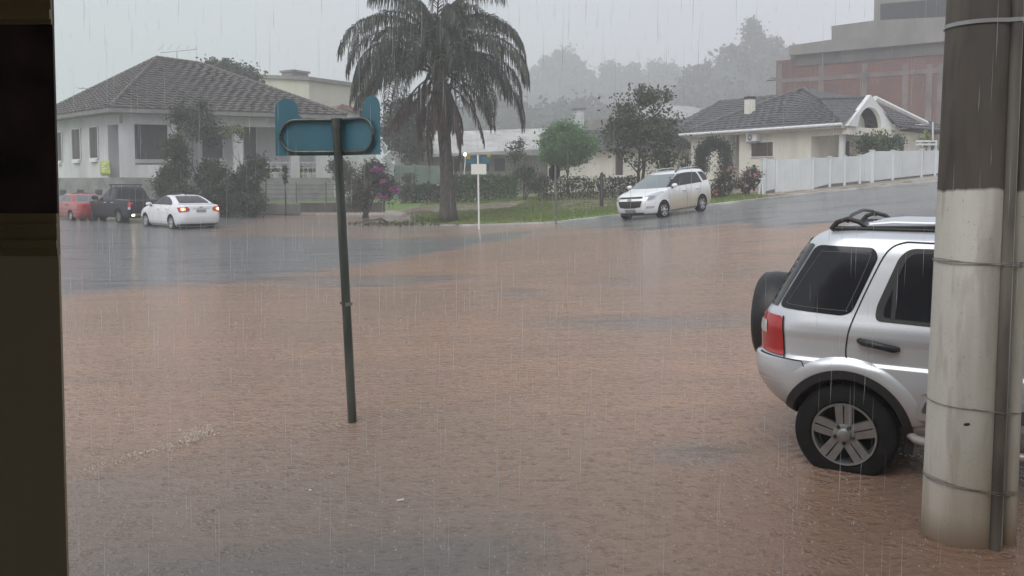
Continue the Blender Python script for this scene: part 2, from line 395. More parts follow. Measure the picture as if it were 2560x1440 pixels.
for sc_, am_ in ((7., .6), (13., .45)):                                   # pits struck by the raindrops
    vo = node(nt, 'ShaderNodeTexVoronoi'); vo.inputs['Scale'].default_value = sc_; nt.links.new(tc.outputs['Object'], vo.inputs[0]); dv = vo.outputs['Distance']
    hgt = mth('ADD', hgt, mth('MULTIPLY', mth('MULTIPLY', mth('SINE', mth('MULTIPLY', dv, 26.)), rng(dv, .42, .05)), am_))
hgt = mth('ADD', hgt, mth('MULTIPLY', mth('SUBTRACT', 1., mudf), mth('MULTIPLY', n_chop.outputs[0], 7.)))
for (rx, ry, amp, k) in ((-1.213, 6.53, .22, 110.), (2.31, 4.42, .25, 80.), (2.1, 5.45, .28, 64.)):
    vd = node(nt, 'ShaderNodeVectorMath', operation='DISTANCE'); nt.links.new(tc.outputs['Object'], vd.inputs[0]); vd.inputs[1].default_value = (rx, ry, 0)
    wv = mth('MULTIPLY', mth('SINE', mth('MULTIPLY', vd.outputs['Value'], k)), mth('MULTIPLY', rng(vd.outputs['Value'], .6, .05), amp)); hgt = mth('ADD', hgt, wv)
bp = node(nt, 'ShaderNodeBump'); bp.inputs['Strength'].default_value = .42; bp.inputs['Distance'].default_value = .04
nt.links.new(hgt, bp.inputs['Height']); nt.links.new(bp.outputs[0], b.inputs['Normal'])
water = sheet('flood_water', WX, WY, Wz, wm, {'mud': mud_mask, 'walk_dim': walk_dim_mask, 'dark_reflection': lambda X, Y: np.clip(sstep(X+NZ1*.5, .1, 2.2)*(1-sstep(Y+NZ2*.4, 4.6, 7.0)), 0, 1)}); tag(water, kind='structure')  # last mask: zone of the painted dark reflection

# pale kerb along the verge of the side street
kx = np.concatenate([np.linspace(-4.2, 1.6, 20), np.linspace(2, 40, 60)]); kb = MB()
pts = [Vector((x, float(Ey(x))-.06, float(Wz(x, Ey(x))))) for x in kx]
for p, q in zip(pts, pts[1:]):
    d = (q-p).normalized(); nrm = Vector((-d.y, d.x, 0))*.075
    top = .035+.03*sstep(p.x, -1, 3)
    kb.prism([p-nrm-Vector((0, 0, .2)), q-nrm-Vector((0, 0, .2)), q+nrm-Vector((0, 0, .2)), p+nrm-Vector((0, 0, .2))], (0, 0, .2+float(top)))
tag(kb.build('kerb', mat('kerb_paint', (.52, .51, .49), .6, var=.4, vscale=1.5)), kind='structure')

# wooded hills behind the town
HS = 1.5
def hill_z(X, Y):
    def bump(px, pyt, d, wx, wy):
        d *= HS; p = at(px, pyt, d); return (p.z-2)*np.exp(-((X-p.x)/(wx*HS))**2-((Y-d)/(wy*HS))**2)
    z = np.maximum.reduce([bump(1400, 140, 260, 17, 34), bump(1290, 190, 262, 15, 30), bump(1620, 196, 250, 40, 30), bump(1540, 184, 252, 14, 26), bump(1670, 176, 250, 14, 26), bump(1830, 140, 170, 16, 26), bump(1960, 140, 172, 30, 26),
                           bump(1250, 275, 150, 16, 18), bump(1440, 285, 145, 18, 18), bump(1650, 300, 140, 20, 20)])
    return z+1.0
hx, hy = np.arange(-90, 200, 5.), np.arange(150, 500, 5.)
hills = sheet('hills', hx, hy, hill_z, mat('hill_soil', (.05, .06, .035), .9, var=.4, vscale=.1)); tag(hills, kind='structure')
n = 2600; hx_ = RNG.uniform(-30, 180, n*3); hy_ = RNG.uniform(172, 412, n*3); hz_ = hill_z(hx_, hy_)
keep = hz_ > 4.5; hx_, hy_, hz_ = hx_[keep][:n], hy_[keep][:n], hz_[keep][:n]
pts = []
for x, y, z in zip(hx_, hy_, hz_):
    r = random.uniform(2.2, 5.0); pts.append(clumps((x, y, z+r*.5), (r, r, r*.85), 7, 46, r*.42))
tag(leaves('forest', np.concatenate(pts), 1.4, m_far, aspect=.7), kind='stuff', label='hazy woodland covering the hills behind the town')

# ------------------------------------------------------------------ old house on the left
A, B_, C_ = Vector((-22.5, 50, 0)), Vector((-11.4, 55.1, 0)), Vector((-30.7, 57.4, 0)); D_ = B_+C_-A
FR, FL = Face(A, B_), Face(A, C_)
house = thing('old_house', 'large white house with grey hipped tile roof and corner porch on a grey plinth', 'house', A)
ZP, ZE = 2.0, 5.75
def inset(o): return [A+(-FR.n*o)+(-FL.n*o), B_+(-FR.n*o)+FL.n*0, D_, C_+(-FL.n*o)]
mb = MB(); mb.prism([Vector((p.x, p.y, -.2)) for p in (A, B_, D_, C_)], (0, 0, ZP+.2))
for k in range(1, 4): FR.rect(mb, 0, ZP-.5*k, FR.L, ZP-.5*k+.03, 0, .012); FL.rect(mb, 0, ZP-.5*k, FL.L, ZP-.5*k+.03, 0, .012)
mb.build('plinth', m_grey, house)
pw = FL.sz(271, 400)[0]                                        # porch runs from the corner to here along the left face
ps = 2.2
corner = A+FR.d*0-FR.n*ps
mb = MB()
wpts = [A+FL.d*pw+FL.n*-.002, A+FL.d*pw-FL.n*2.0, A-FR.n*ps+FR.d*1.6, B_-FR.n*ps, D_, C_]
mb.prism([Vector((p.x, p.y, ZP)) for p in wpts], (0, 0, ZE-ZP))
mb.build('wall', m_white, house)
mb = MB(); FR.rect(mb, 0, 5.12, FR.L, 5.7, -.45, 0); FL.rect(mb, .45, 5.12, pw, 5.7, -.45, 0); mb.build('porch_beam', m_white, house)
for px, w in ((318, .85), (432, .5), (596, .55), (738, .55), (802, .62)):
    s = FR.sz(px, 400)[0]; mb = MB(); FR.rect(mb, s-w/2, ZP, s+w/2, 5.12, -.5, -.004); mb.build('column', m_white, house)
# walls below the porch openings
mb = MB(); FR.rect(mb, FR.sz(325, 400)[0], ZP, FR.sz(428, 400)[0], 2.75, -.3, -.02); mb.build('parapet', m_white, house)
RR = Face(A-FR.n*ps, B_-FR.n*ps)
def window(F, x0, y0, x1, y1, m, parent, sill=True, name='window', off=0.):
    a0, z0, a1, z1 = F.pxrect(x0, y0, x1, y1); mb = MB(); t = .05
    F.rect(mb, a0-t, z0-t, a0, z1+t, off, off+.07); F.rect(mb, a1, z0-t, a1+t, z1+t, off, off+.07); F.rect(mb, a0, z1, a1, z1+t, off, off+.07); F.rect(mb, a0, z0-t, a1, z0, off, off+.07)
    f = mb.build(name, m_whitepaint, parent)
    mb = MB(); F.rect(mb, a0, z0, a1, z1, off-.02, off+.02); n = max(2, int((a1-a0)/.5))
    for k in range(1, n): s = a0+(a1-a0)*k/n; F.rect(mb, s-.02, z0, s+.02, z1, off+.02, off+.04)
    z = z0+.08
    while z < z1-.05: F.rect(mb, a0, z, a1, z+.03, off+.02, off+.032); z += .11
    mb.build('shutter', m, f)
    if sill: mb = MB(); F.rect(mb, a0-.2, z0-.24, a1+.2, z0-t-.003, off, off+.16); mb.build('sill', m_whitepaint, f)
    return f
for x0, x1, y0, y1 in ((143, 157, 331, 402), (181, 203, 323, 398), (225, 247, 318, 395)): window(FL, x0, y0, x1, y1, m_shut, house)
window(RR, 328, 309, 420, 398, m_shut, house); window(RR, 505, 318, 556, 396, m_shut, house); window(RR, 610, 318, 640, 400, m_shut, house, False, 'porch_door')  # corner window enlarged; its dark shutters also stand in for porch shade
for x0, x1 in ((150, 166), (193, 210), (238, 256)):
    mb = MB(); FL.rect(mb, *FL.pxrect(x0, 474, x1, 487), .0, .014); mb.build('basement_window', m_shadow, house)
mb = MB(); cA, cB, cC = A+FR.n*.75+FL.n*.75, B_+FR.n*.8+FR.d*.7, C_+FL.n*.8+FL.d*.7; cD = D_+(cB-B_)*.4+(cC-C_)*.4
mb.prism([Vector((p.x, p.y, 5.7)) for p in (cA, cB, cD, cC)], (0, 0, .22)); mb.build('eave', mat('eave_shaded_grey', (.22, .215, .21), .8, var=.2), house)  # grey darkened to hold the shade under the eaves
RZ = 9.55; R1 = Vector((-22.5, 55.0, RZ)); R2 = Vector((-20.6, 57.4, RZ-.05)); E = lambda p: Vector((p.x, p.y, 5.93))
mb = MB(); tile_plane(mb, E(cA), E(cB), R2, R1, 22, .085, 1); tile_plane(mb, E(cC), E(cA), R1, R1+Vector((-.01, 0, 0)), 22, .085, 1)
tile_plane(mb, E(cB), E(cD), R2+Vector((.01, .01, 0)), R2, 12, .05, 0); tile_plane(mb, E(cD), E(cC), R1, R2, 12, .05, 0)
roof = mb.build('roof', m_tile, house)
def ridge(p, q, parent, m, r=.11, st=.34):
    p, q = Vector(p), Vector(q); n = int((q-p).length/st); d = (q-p)/n; mb = MB()
    for i in range(n): mb.tube([p+d*i, p+d*(i+1.06)], [r*1.18, r*.88], 7)
    return mb.build('ridge_tiles', m, parent)
for p, q in ((E(cA), R1), (R1, R2), (E(cB), R2), (E(cC), R1)): ridge(p+Vector((0, 0, .07)), q+Vector((0, 0, .07)), roof, m_ridge)
# porch railing on the right
for x0, x1 in ((660, 730), (746, 795)):
    mb = MB(); a0, a1 = FR.sz(x0, 400)[0], FR.sz(x1, 400)[0]
    for z in (2.25, 2.62, 2.95): mb.tube([FR.P(a0, z, -.12), FR.P(a1, z, -.12)], .022, 6)
    n = 4
    for k in range(n+1): s = a0+(a1-a0)*k/n; mb.tube([FR.P(s, ZP, -.12), FR.P(s, 2.95, -.12)], .016, 5)
    mb.build('railing', m_whitepaint, house)

# flower pots along the porch edge
pots = [(672, 'terracotta flower pot with a dark trailing plant, leftmost on the porch ledge', (.30, .16, .10)), (692, 'long white planter with a low dark plant on the porch ledge', (.6, .6, .58)),
        (758, 'yellowish flower pot on the porch ledge beside the right column gap', (.42, .33, .16)), (776, 'white flower pot with bushy plant in the middle of the right ledge', (.66, .65, .6)), (790, 'pale flower pot nearest the rightmost porch column', (.55, .53, .48))]
for i, (px, lab, c) in enumerate(pots):
    s = FR.sz(px, 420)[0]; p = FR.P(s, ZP, -.3); t = thing('flower_pot', lab, 'flower pot', p, group='flower pots on the porch ledge')
    w = .32 if i == 1 else .17
    mb = MB(); mb.lathe([(w*.75, 0), (w*.95, .3), (w*1.05, .3), (w*1.05, .36), (w*.85, .36)], 14, p); mb.build('pot', mat('pot_%d' % i, c, .7, var=.2), t, 40)
    leaves('plant', clumps(p+Vector((0, 0, .5)), (.3, .25, .22), 6, 160, .14), .12, m_dark, t)

# television aerials on the old roof
def aerial(name, base, h, lab, dirs, ln, n, tilt=0.):
    t = thing(name, lab, 'antenna', base); mb = MB(); base = Vector(base); mb.tube([base, base+Vector((0, 0, h))], .022, 6); mb.build('mast', m_metal, t)
    top = base+Vector((0, 0, h)); d = Vector(dirs).normalized(); mb = MB(); mb.tube([top-d*ln*.45, top+d*ln*.55], .022, 6)
    q = Vector((-d.y, d.x, 0)); mb2 = MB()
    for i in range(n):
        c = top-d*ln*.42+d*ln*.94*i/(n-1); l = .75-.5*i/(n-1); mb2.tube([c-q*l, c+q*l+Vector((0, 0, tilt*l))], .012, 5)
    mb.build('boom', m_metal, t); mb2.build('elements', m_metal, t); return t
aerial('tv_antenna', R1+Vector((.9, 1.0, .05)), .55, 'tv antenna with long spread rods at the peak of the old roof', (1, .12, .12), 2.3, 5, .9)
aerial('tv_antenna', Vector((-27.3, 56.4, 7.1)), .7, 'small tv antenna behind the left slope of the old roof', (1, .2, 0), 1.9, 6)

# yellow banner on the house wall
bn = thing('banner', 'yellow green banner with pale lines hung on the white house wall above the pickup', 'banner', FL.P(1, 2))
a0, z0, a1, z1 = FL.pxrect(254, 402, 278, 437)
mb = MB(); n = 6
g = [[FL.P(a0+(a1-a0)*i/n, z0+(z1-z0)*j/n, .08+.03*math.sin(i*1.7+j*.8)) for i in range(n+1)] for j in range(n+1)]
mb.add([p for r in g for p in r], [(j*(n+1)+i, j*(n+1)+i+1, (j+1)*(n+1)+i+1, (j+1)*(n+1)+i) for j in range(n) for i in range(n)])
o = mb.build('cloth', mat('banner_yellow', (.46, .52, .13), .6, var=.15, vscale=2), bn, 180); sm = o.modifiers.new('s', 'SOLIDIFY'); sm.thickness = .01
mb = MB()
for j, (w0, w1) in enumerate(((.28, .72), (.2, .55), (.25, .75), (.3, .6))): z = z1-(z1-z0)*(.22+.17*j); FL.rect(mb, a0+(a1-a0)*w0, z-.05, a0+(a1-a0)*w1, z+.03, .125, .13)
mb.build('lettering', mat('banner_pale', (.75, .78, .45), .6), bn)

# garden wall and wire fence before the old house
gw = thing('garden_wall', 'low dark stained garden wall with wire fence before the white porch house', 'wall', (-13, 46.6, 0))
gp = [(-17.5, 44.6), (-13.2, 46.2), (-8.6, 47.2), (-7.0, 47.4)]
mb = MB(); mf = MB()
for (x0, y0), (x1, y1) in zip(gp, gp[1:]):
    F = Face((x0, y0), (x1, y1)); F.rect(mb, 0, -.2, F.L, .62, -.2, 0)
    for z in (.85, 1.1, 1.35, 1.6): mf.tube([F.P(0, z, -.1), F.P(F.L, z, -.1)], .012, 4)
    k = int(F.L/1.2)
    for i in range(k+1): s = F.L*i/k; mf.tube([F.P(s, .6, -.1), F.P(s, 1.75, -.1)], .035, 6)
mb.build('wall', mat('stained_wall', (.10, .092, .085), .85, var=.6, vscale=1.5, stretch=(1, 1, .4), detail=8), gw); mf.build('wire_fence', mat('wire_dark', (.11, .105, .10), .6), gw)
p = at(762, 520, 45.3); st = thing('concrete_slab', 'pale concrete slab lying against the garden wall before the old house', 'slab', (p.x, p.y, 0))
mb = MB(); mb.box((at(690, 510, 45).x, 44.7, .35), (2.6, .5, .6), R(20)); mb.build('slab', m_conc, st, bevel=.06)

# ------------------------------------------------------------------ other houses behind
bk = thing('apartment_block', 'tall pale blind-walled block with roof tank rising behind the old house', 'building', at(710, 250, 82))
F = Face(at(640, 250, 84), at(773, 250, 80)); z0 = 0
mb = MB(); zt0 = F.sz(650, 186)[1]; zt1 = F.sz(770, 193)[1]; pts = [(-2.6, z0), (F.L, z0), (F.L, zt1-.35), (-2.6, zt0)]
F.slab(mb, pts, -9, 0); mb.build('wall', m_paleblock, bk)
mb = MB(); F.slab(mb, [(-2.7, zt0), (F.L+.35, zt1-.35), (F.L+.35, zt1), (-2.7, zt0+.3)], -9.2, .25); mb.build('roof_slab', m_conc, bk)
mb = MB(); a0, zz0, a1, zz1 = F.pxrect(664, 167, 692, 184); F.rect(mb, a0, zz0-.3, a1, zz1-.3, -4, -2); F.rect(mb, a0-.2, zz1-.3, a1+.2, zz1-.1, -4.1, -1.9); mb.build('water_tank', m_conc, bk)

rh = thing('red_roof_house', 'small house with reddish roof peeping out behind the blue sign', 'house', at(860, 300, 72))
F = Face(at(815, 300, 72), at(935, 300, 74)); mb = MB(); z1 = F.sz(870, 292)[1]; zt = F.sz(852, 265)[1]; ze = F.sz(930, 288)[1]
sa = F.sz(852, 265)[0]
F.slab(mb, [(0, 0), (F.L, 0), (F.L, ze-.2), (sa, zt-.2), (0, z1-.4)], -8, 0); mb.build('wall', m_white, rh)
mb = MB(); F.slab(mb, [(-.5, z1-.6), (sa, zt-.2), (F.L+.5, ze-.45), (F.L+.5, ze-.1), (sa, zt+.15), (-.5, z1-.25)], -8.3, .4); mb.build('roof', mat('red_tile', (.22, .11, .085), .7, var=.4, vscale=3), rh)
for x0, x1 in ((840, 862), (880, 905)):
    mb = MB(); F.rect(mb, *F.pxrect(x0, 306, x1, 335), 0, .03); mb.build('window', m_shut, rh)

# long low building beyond the palm
lb = thing('low_building', 'long low building with pale sheet metal roof behind the hedge right of the palm', 'building', at(1240, 400, 64))
F = Face(at(1085, 400, 61), at(1475, 400, 68)); mb = MB(); F.rect(mb, 0, .4, F.L, F.sz(1200, 386)[1], -7, 0); mb.build('wall', mat('low_wall', (.26, .25, .235), .85, var=.35, vscale=.5, detail=8), lb)
mb = MB(); e0, e1 = F.P(-1, F.sz(1100, 389)[1], .9), F.P(F.L+1, F.sz(1460, 366)[1], .9); up = -F.n*6.2+Vector((0, 0, 1.75))
for i in range(60):
    p, q = e0.lerp(e1, i/60), e0.lerp(e1, (i+1)/60); m = (p+q)/2+Vector((0, 0, .05)); mb.add([p, m, m+up, p+up, m, q, q+up, m+up], [(0, 1, 2, 3), (4, 5, 6, 7)])
mb.add([e0, e1, e1-Vector((0, 0, .16)), e0-Vector((0, 0, .16))], [(0, 1, 2, 3)])
mb.build('roof', mat('sheet_roof', (.50, .49, .47), .5, .2, var=.3, vscale=.8), lb)
for x0, x1, m in ((1135, 1150, m_shadow), (1155, 1190, m_shut), (1206, 1222, m_shadow), (1236, 1262, m_shadow)):
    mb = MB(); F.rect(mb, *F.pxrect(x0, 396, x1, 428), -.01, .03); mb.build('window', m, lb)

cf = thing('corrugated_fence', 'pale green corrugated sheet fence between the bougainvillea and the palm trunk', 'fence', at(1055, 460, 58))
F = Face(at(985, 440, 57), at(1125, 440, 59)); zt = F.sz(1050, 414)[1]; mb = MB(); n = 60
for i in range(n):
    a = F.L*i/n; w = F.L/n; mb.add([F.P(a, .4), F.P(a+w/2, .4, .05), F.P(a+w/2, zt, .05), F.P(a, zt), F.P(a+w, .4), F.P(a+w, zt)], [(0, 1, 2, 3), (1, 4, 5, 2)])
mb.build('sheet', mat('green_sheet', (.27, .34, .30), .6, .1, var=.25, vscale=1), cf)
for k in range(4): mb = MB(); F.rect(mb, F.L*(k+.3)/4, .3, F.L*(k+.3)/4+.1, zt+.12, .06, .15); mb.build('post', m_metal, cf)

# pale house behind the trees
ch = thing('pale_house', 'low cream house half hidden behind the round green tree and the dark tree', 'house', at(1560, 420, 58))
F = Face(at(1418, 420, 57.5), at(1722, 420, 59)); zt = F.sz(1540, 372)[1]; mb = MB(); F.rect(mb, 0, .5, F.L, zt, -6, 0); mb.build('wall', m_cream, ch)
mb = MB(); tile_plane(mb, F.P(-.6, zt, .7), F.P(F.L+.4, zt, .7), F.P(F.L+.4, zt+1.5, -4), F.P(-.6, zt+1.5, -4), 12, .04, 1); mb.build('roof', m_tiledark, ch)
window(F, 1538, 376, 1557, 438, m_brown, ch, True); mb = MB(); a = F.sz(1530, 400)[0]; F.rect(mb, a-.25, .5, a+.05, zt, 0, .1); mb.build('pilaster', m_cream, ch)
mb = MB(); a0, z0, a1, z1 = F.pxrect(1463, 266, 1482, 320); F.rect(mb, a0, zt-.1, a1, z1, -3.2, -2.3); o = mb.build('chimney', m_white, ch)
mb = MB(); F.rect(mb, a0-.12, z1, a1+.12, z1+.1, -3.3, -2.2); mb.build('chimney_cap', m_conc, o)

pr = thing('shed_roof_hall', 'pale grey low pitched hall roof with skylight beyond the dark tree', 'building', at(1720, 290, 82))
F = Face(at(1650, 290, 80), at(1800, 290, 84)); mb = MB(); zA = F.sz(1720, 296)[1]; F.rect(mb, -3, 1, F.L+2, zA, -10, 0); mb.build('wall', m_conc, pr)
mb = MB(); zt = F.sz(1740, 253)[1]; mb.add([F.P(-3.3, zA-.4, .6), F.P(F.L+2, zA, .6), F.P(F.L+2, zt, -6), F.P(1.0, zt, -6)], [(0, 1, 2, 3)]); mb.prism(mb.v[:4], (0, 0, .15))
rf = mb.build('roof', mat('hall_roof', (.36, .36, .35), .6, var=.2, vscale=.5), pr)
mb = MB(); q = F.P(F.sz(1722, 258)[0]+.5, zt-.35, -5); mb.box(q, (2.2, 1.0, .3), F.rz); mb.build('skylight', m_whitepaint, rf)

# unfinished brick building
bb = thing('brick_building', 'unfinished raw brick and concrete building with stepped top behind the right house', 'building', at(2100, 200, 76))
F = Face(at(1941, 200, 80), at(2420, 200, 71.5))
m_br = bpy.data.materials.new('raw_brick'); m_br.use_nodes = True; nt = m_br.node_tree; b = nt.nodes['Principled BSDF']
tc = node(nt, 'ShaderNodeTexCoord'); sx = node(nt, 'ShaderNodeSeparateXYZ'); cx = node(nt, 'ShaderNodeCombineXYZ'); nt.links.new(tc.outputs['Object'], sx.inputs[0]); nt.links.new(sx.outputs[0], cx.inputs[0]); nt.links.new(sx.outputs[2], cx.inputs[1])
br = node(nt, 'ShaderNodeTexBrick'); br.inputs['Scale'].default_value = 1; br.inputs['Brick Width'].default_value = .3; br.inputs['Row Height'].default_value = .2; br.inputs['Mortar Size'].default_value = .018
br.inputs['Color1'].default_value = (.22, .075, .05, 1); br.inputs['Color2'].default_value = (.17, .06, .042, 1); br.inputs['Mortar'].default_value = (.20, .165, .145, 1); nt.links.new(cx.outputs[0], br.inputs[0])
n1 = node(nt, 'ShaderNodeTexNoise'); n1.inputs['Scale'].default_value = .5; n1.inputs['Detail'].default_value = 8; nt.links.new(tc.outputs['Object'], n1.inputs[0])
mx = node(nt, 'ShaderNodeMix', data_type='RGBA', blend_type='MULTIPLY'); mx.inputs[0].default_value = .7; nt.links.new(br.outputs[0], mx.inputs[6]); nt.links.new(n1.outputs[0], mx.inputs[7])
gn = node(nt, 'ShaderNodeMix', data_type='RGBA', blend_type='MULTIPLY'); gn.inputs[0].default_value = 1; nt.links.new(mx.outputs[2], gn.inputs[6]); gn.inputs[7].default_value = (1.15, 1.15, 1.15, 1)
nt.links.new(gn.outputs[2], b.inputs['Base Color']); b.inputs['Roughness'].default_value = .9
def pp(*l, off=0): return [F.sz(x, y, off) for x, y in l]
dn = -22
zb = 1.0
top_l = F.sz(1941, 152)[1]
# body: brick infill volume, then the concrete frame standing slightly proud
mb = MB(); F.slab(mb, [(0, zb), (F.L, zb)]+pp((2420, 118), (1990, 148), (1941, 152)), dn, 0); mb.build('brick_wall', m_br, bb)
mb = MB(); F.slab(mb, pp((1976, 152), (2420, 120), (2420, 80), (2185, 100), (1976, 138)), dn+.3, -.06); F.slab(mb, pp((1976, 140), (2420, 100), (2420, 74), (2185, 93), (2080, 101), (1976, 116)), dn, .5)
F.slab(mb, pp((2080, 104), (2420, 78), (2420, 40), (2185, 52), (2080, 66)), dn+1, .2)
mb.build('parapet', m_conc, bb)
mb = MB(); a0 = F.sz(2185, 20)[0]; zt = F.sz(2185, -60)[1]
F.slab(mb, pp((2185, 58), (2420, 44))+[(F.L, zt), (a0, zt)], dn+2, .1); mb.build('upper_storey', m_conc, bb)
mb = MB(); F.slab(mb, pp((2201, 85, ), (2420, 63), (2420, -8), (2201, 10), off=.1), .1, .13); mb.build('dark_opening', m_shadow, bb)
mb = MB(); F.slab(mb, pp((1990, 166), (2420, 131), (2420, 88), (1990, 134)), dn+.2, .1); mb.build('plaster_band', mat('dark_plaster', (.12, .113, .108), .9, var=.35, vscale=.6, stretch=(1, 1, .3), detail=8), bb)
mb = MB()
F.slab(mb, pp((1941, 208), (2420, 178), (2420, 166), (1941, 199)), 0, .05)
for px in (1948, 2052, 2160, 2262, 2322, 2350):
    a = F.sz(px, 250)[0]; F.rect(mb, a-.22, zb, a+.22, F.sz(px, 160)[1], 0, .04)
mb.build('concrete_frame', mat('stained_concrete', (.19, .155, .14), .9, var=.4, vscale=.7, detail=8), bb)
mb = MB()
for px, y in ((1925, 201), (1935, 203)): a, z = F.sz(px, y); F.rect(mb, a, z, a+1.2, z+.06, -2, -1.9)
a, z = F.sz(1916, 201); F.rect(mb, a, z-.05, 0, z+.05, -.3, -.1); F.rect(mb, a+.3, z+.18, 0, z+.24, -.6, -.4); mb.build('scaffold_board', m_brown, bb)

# ------------------------------------------------------------------ cream house on the right
P2, P1 = Vector((17.1, 44, 0)), Vector((11.2, 54.0, 0)); P3 = Vector((21.15, 47.85, 0))
FA = Face(P1, P2); FB = Face(P2, P3)
hg = gz(16, 46)
rhouse = thing('cream_house', 'single storey cream house with dark tile roof and white arched gable porch', 'house', (P2.x, P2.y, hg))
EZ = 4.72
inn = Vector((.862, .507, 0))
def rp(px, py, s=.577):                       # point of the front roof plane seen at a pixel
    d = ray(px, py); m = inn; o = Vector((0, 0, CAM_H)); k = d.z-s*d.dot(m); q = (EZ+s*((o-P2).dot(m))-CAM_H)/k
    return o+d*q
apex, val, gpk = rp(2008, 222), rp(2048, 249), rp(2175, 246)
PL = FA.P(-.4, EZ, .55); PR = FA.P(FA.L+.1, EZ, .55)
mb = MB(); g2 = gpk.copy()
def courses(mb, e0, e1, t0, t1, n): tile_plane(mb, e0, e1, t1, t0, n, .045, 1)
Lhip = FA.P(-.4, EZ, .55)
courses(mb, FA.P(-.4, EZ, .55), FA.P(FA.L*.55, EZ, .55), apex, apex+Vector((.01, -.01, 0)), 16)
courses(mb, FA.P(FA.L*.55, EZ, .55), PR, apex, val, 16); courses(mb, PR-Vector((.01, .01, 0)), PR, val, gpk, 16)
# the rest of the roof: right slope and back
P3e = Vector((P3.x, P3.y, EZ)); BR = Vector((27.4, 53.0, EZ)); BK = Vector((21, 62, EZ))
courses(mb, P3e+Vector((.2, -.6, 0)), BR+Vector((0, -.7, 0)), apex+Vector((.05, .05, .02)), apex, 14)
courses(mb, P3e+Vector((.1, -.4, 0)), P3e+Vector((.2, -.6, 0)), gpk, val+Vector((.1, 0, .02)), 14); mb.add([gpk, val, apex, P3e], [(0, 1, 2, 3)])
courses(mb, BR, BK, apex, apex+Vector((.02, .02, 0)), 10); courses(mb, BK, PL, apex, apex+Vector((.02, .02, 0)), 10)
roof = mb.build('roof', m_tiledark, rhouse)
for p, q in ((PL, apex), (apex, val), (val, gpk), (BR+Vector((0, -.7, 0)), apex)): ridge(p+Vector((0, 0, .05)), q+Vector((0, 0, .05)), roof, mat('dark_ridge', (.11, .105, .105), .6, var=.4), .1)
# white barge board of the right slope and white gutter
mb = MB(); q0 = at(2195, 257, 46.5); q1 = at(2318, 310, 47.5)
mb.tube([gpk+Vector((.4, .5, .05)), P3e+Vector((1.9, 1.2, .15)), ], .0001, 4) if False else None
a = rp(2192, 256); mb.tube([gpk+Vector((.3, .1, .02)), at(2316, 309, 50.5)], [.14, .16], 6); mb.build('barge_board', m_whitepaint, rhouse)
mb = MB(); mb.tube([PL+Vector((0, 0, -.05))-inn*.05, PR+Vector((0, 0, -.05))-inn*.05], .085, 8); mb.tube([Vector((P3.x-.2, P3.y-.2, EZ-.05)), at(2316, 311, 50.5)], .085, 8); mb.build('gutter', m_whitepaint, rhouse)
# second roof volume behind to the left
mb = MB(); r0, r1 = at(1799, 254, 61), at(1955, 238, 58.5); l0 = at(1690, 330, 56.5); l1 = at(1900, 320, 54)
tile_plane(mb, l0, l1, r1, r0, 14, .045, 1); tile_plane(mb, at(1640, 335, 66), l0, r0, r0+Vector((.01, 0, 0)), 10, .045, 1); bo = mb.build('rear_roof', m_tiledark, rhouse)
ridge(l0, r0, bo, MATS['dark_ridge'], .1); ridge(r0, r1, bo, MATS['dark_ridge'], .1)
# walls
s1, s2, s3 = FA.sz(1848, 380)[0], FA.sz(2027, 380)[0], FA.L
sL = FA.sz(1820, 380)[0]
mb = MB(); base = hg-.8
poly = [FA.P(0, base), FA.P(sL, base), FA.P(sL, base, -2.2), FA.P(s1, base, -2.2), FA.P(s1, base), FA.P(s2, base), FA.P(s2, base, -2.6), FA.P(s3+.6, base, -2.6), Vector((P3.x, P3.y, base))+FB.n*-.3, Vector((P3.x, P3.y, base)), Vector((24.9, 51.6, base)), Vector((21, 60, base)), FA.P(0, base, -6)]
mb.prism(poly, (0, 0, EZ-.12-base)); mb.build('wall', m_cream, rhouse)
mb = MB(); FA.rect(mb, -.2, EZ-.22, s3, EZ-.12, -.2, .5); mb.build('soffit', m_white, rhouse)
wf = window(FA, 1880, 356, 1934, 391, m_brown, rhouse, False)
FA2 = Face(FA.P(0, 0, -2.6), FA.P(FA.L, 0, -2.6)); window(FA2, 2056, 352, 2090, 393, m_brown, rhouse, False); window(FA2, 2113, 353, 2126, 392, m_brown, rhouse, False)
FA3 = Face(FA.P(0, 0, -2.2), FA.P(FA.L, 0, -2.2)); window(FA3, 1831, 362, 1846, 428, m_brown, rhouse, False, 'side_door')
window(FA, 1739, 370, 1762, 428, m_brown, rhouse, False, 'front_door')
FP = Face(P3, (24.9, 51.6)); window(FP, 2246, 348, 2258, 392, m_brown, rhouse, False)
# gable with arch
gb0, gb1, gz1 = -.1, FB.L+.35, EZ-.12; gm_ = FB.sz(2176, 246, .1)[0]; gt = gpk.z+.16
arc = []; ac, ar, ah = gm_+.02, FB.L*.255, (gt-gz1)*.62
outer = [(gb0-.2, gz1), (gm_, gt), (gb1+.2, gz1)]
mb = MB(); N = 20; ap = [(ac+ar*math.cos(PI-PI*i/N), gz1+ah*math.sin(PI*i/N)) for i in range(N+1)]
def outer_at(i):
    t = i/N
    return (gb0-.2+(gm_-gb0+.2)*t*2, gz1+(gt-gz1)*t*2) if t <= .5 else (gm_+(gb1+.2-gm_)*(t-.5)*2, gt-(gt-gz1)*(t-.5)*2)
for i in range(N): FB.slab(mb, [ap[i], ap[i+1], outer_at(i+1), outer_at(i)], -.1, .12)
mb.build('gable', m_whitepaint, rhouse)
mb = MB(); FB.slab(mb, ap, -.9, -.8); mb.build('arch_back', m_cream, rhouse)
mb = MB(); FB.rect(mb, gb0, gz1-.42, gb1, gz1-.003, -.25, .0); FA.rect(mb, s2, gz1-.42, s3, gz1-.003, -.25, .0); mb.build('porch_beam', m_cream, rhouse)
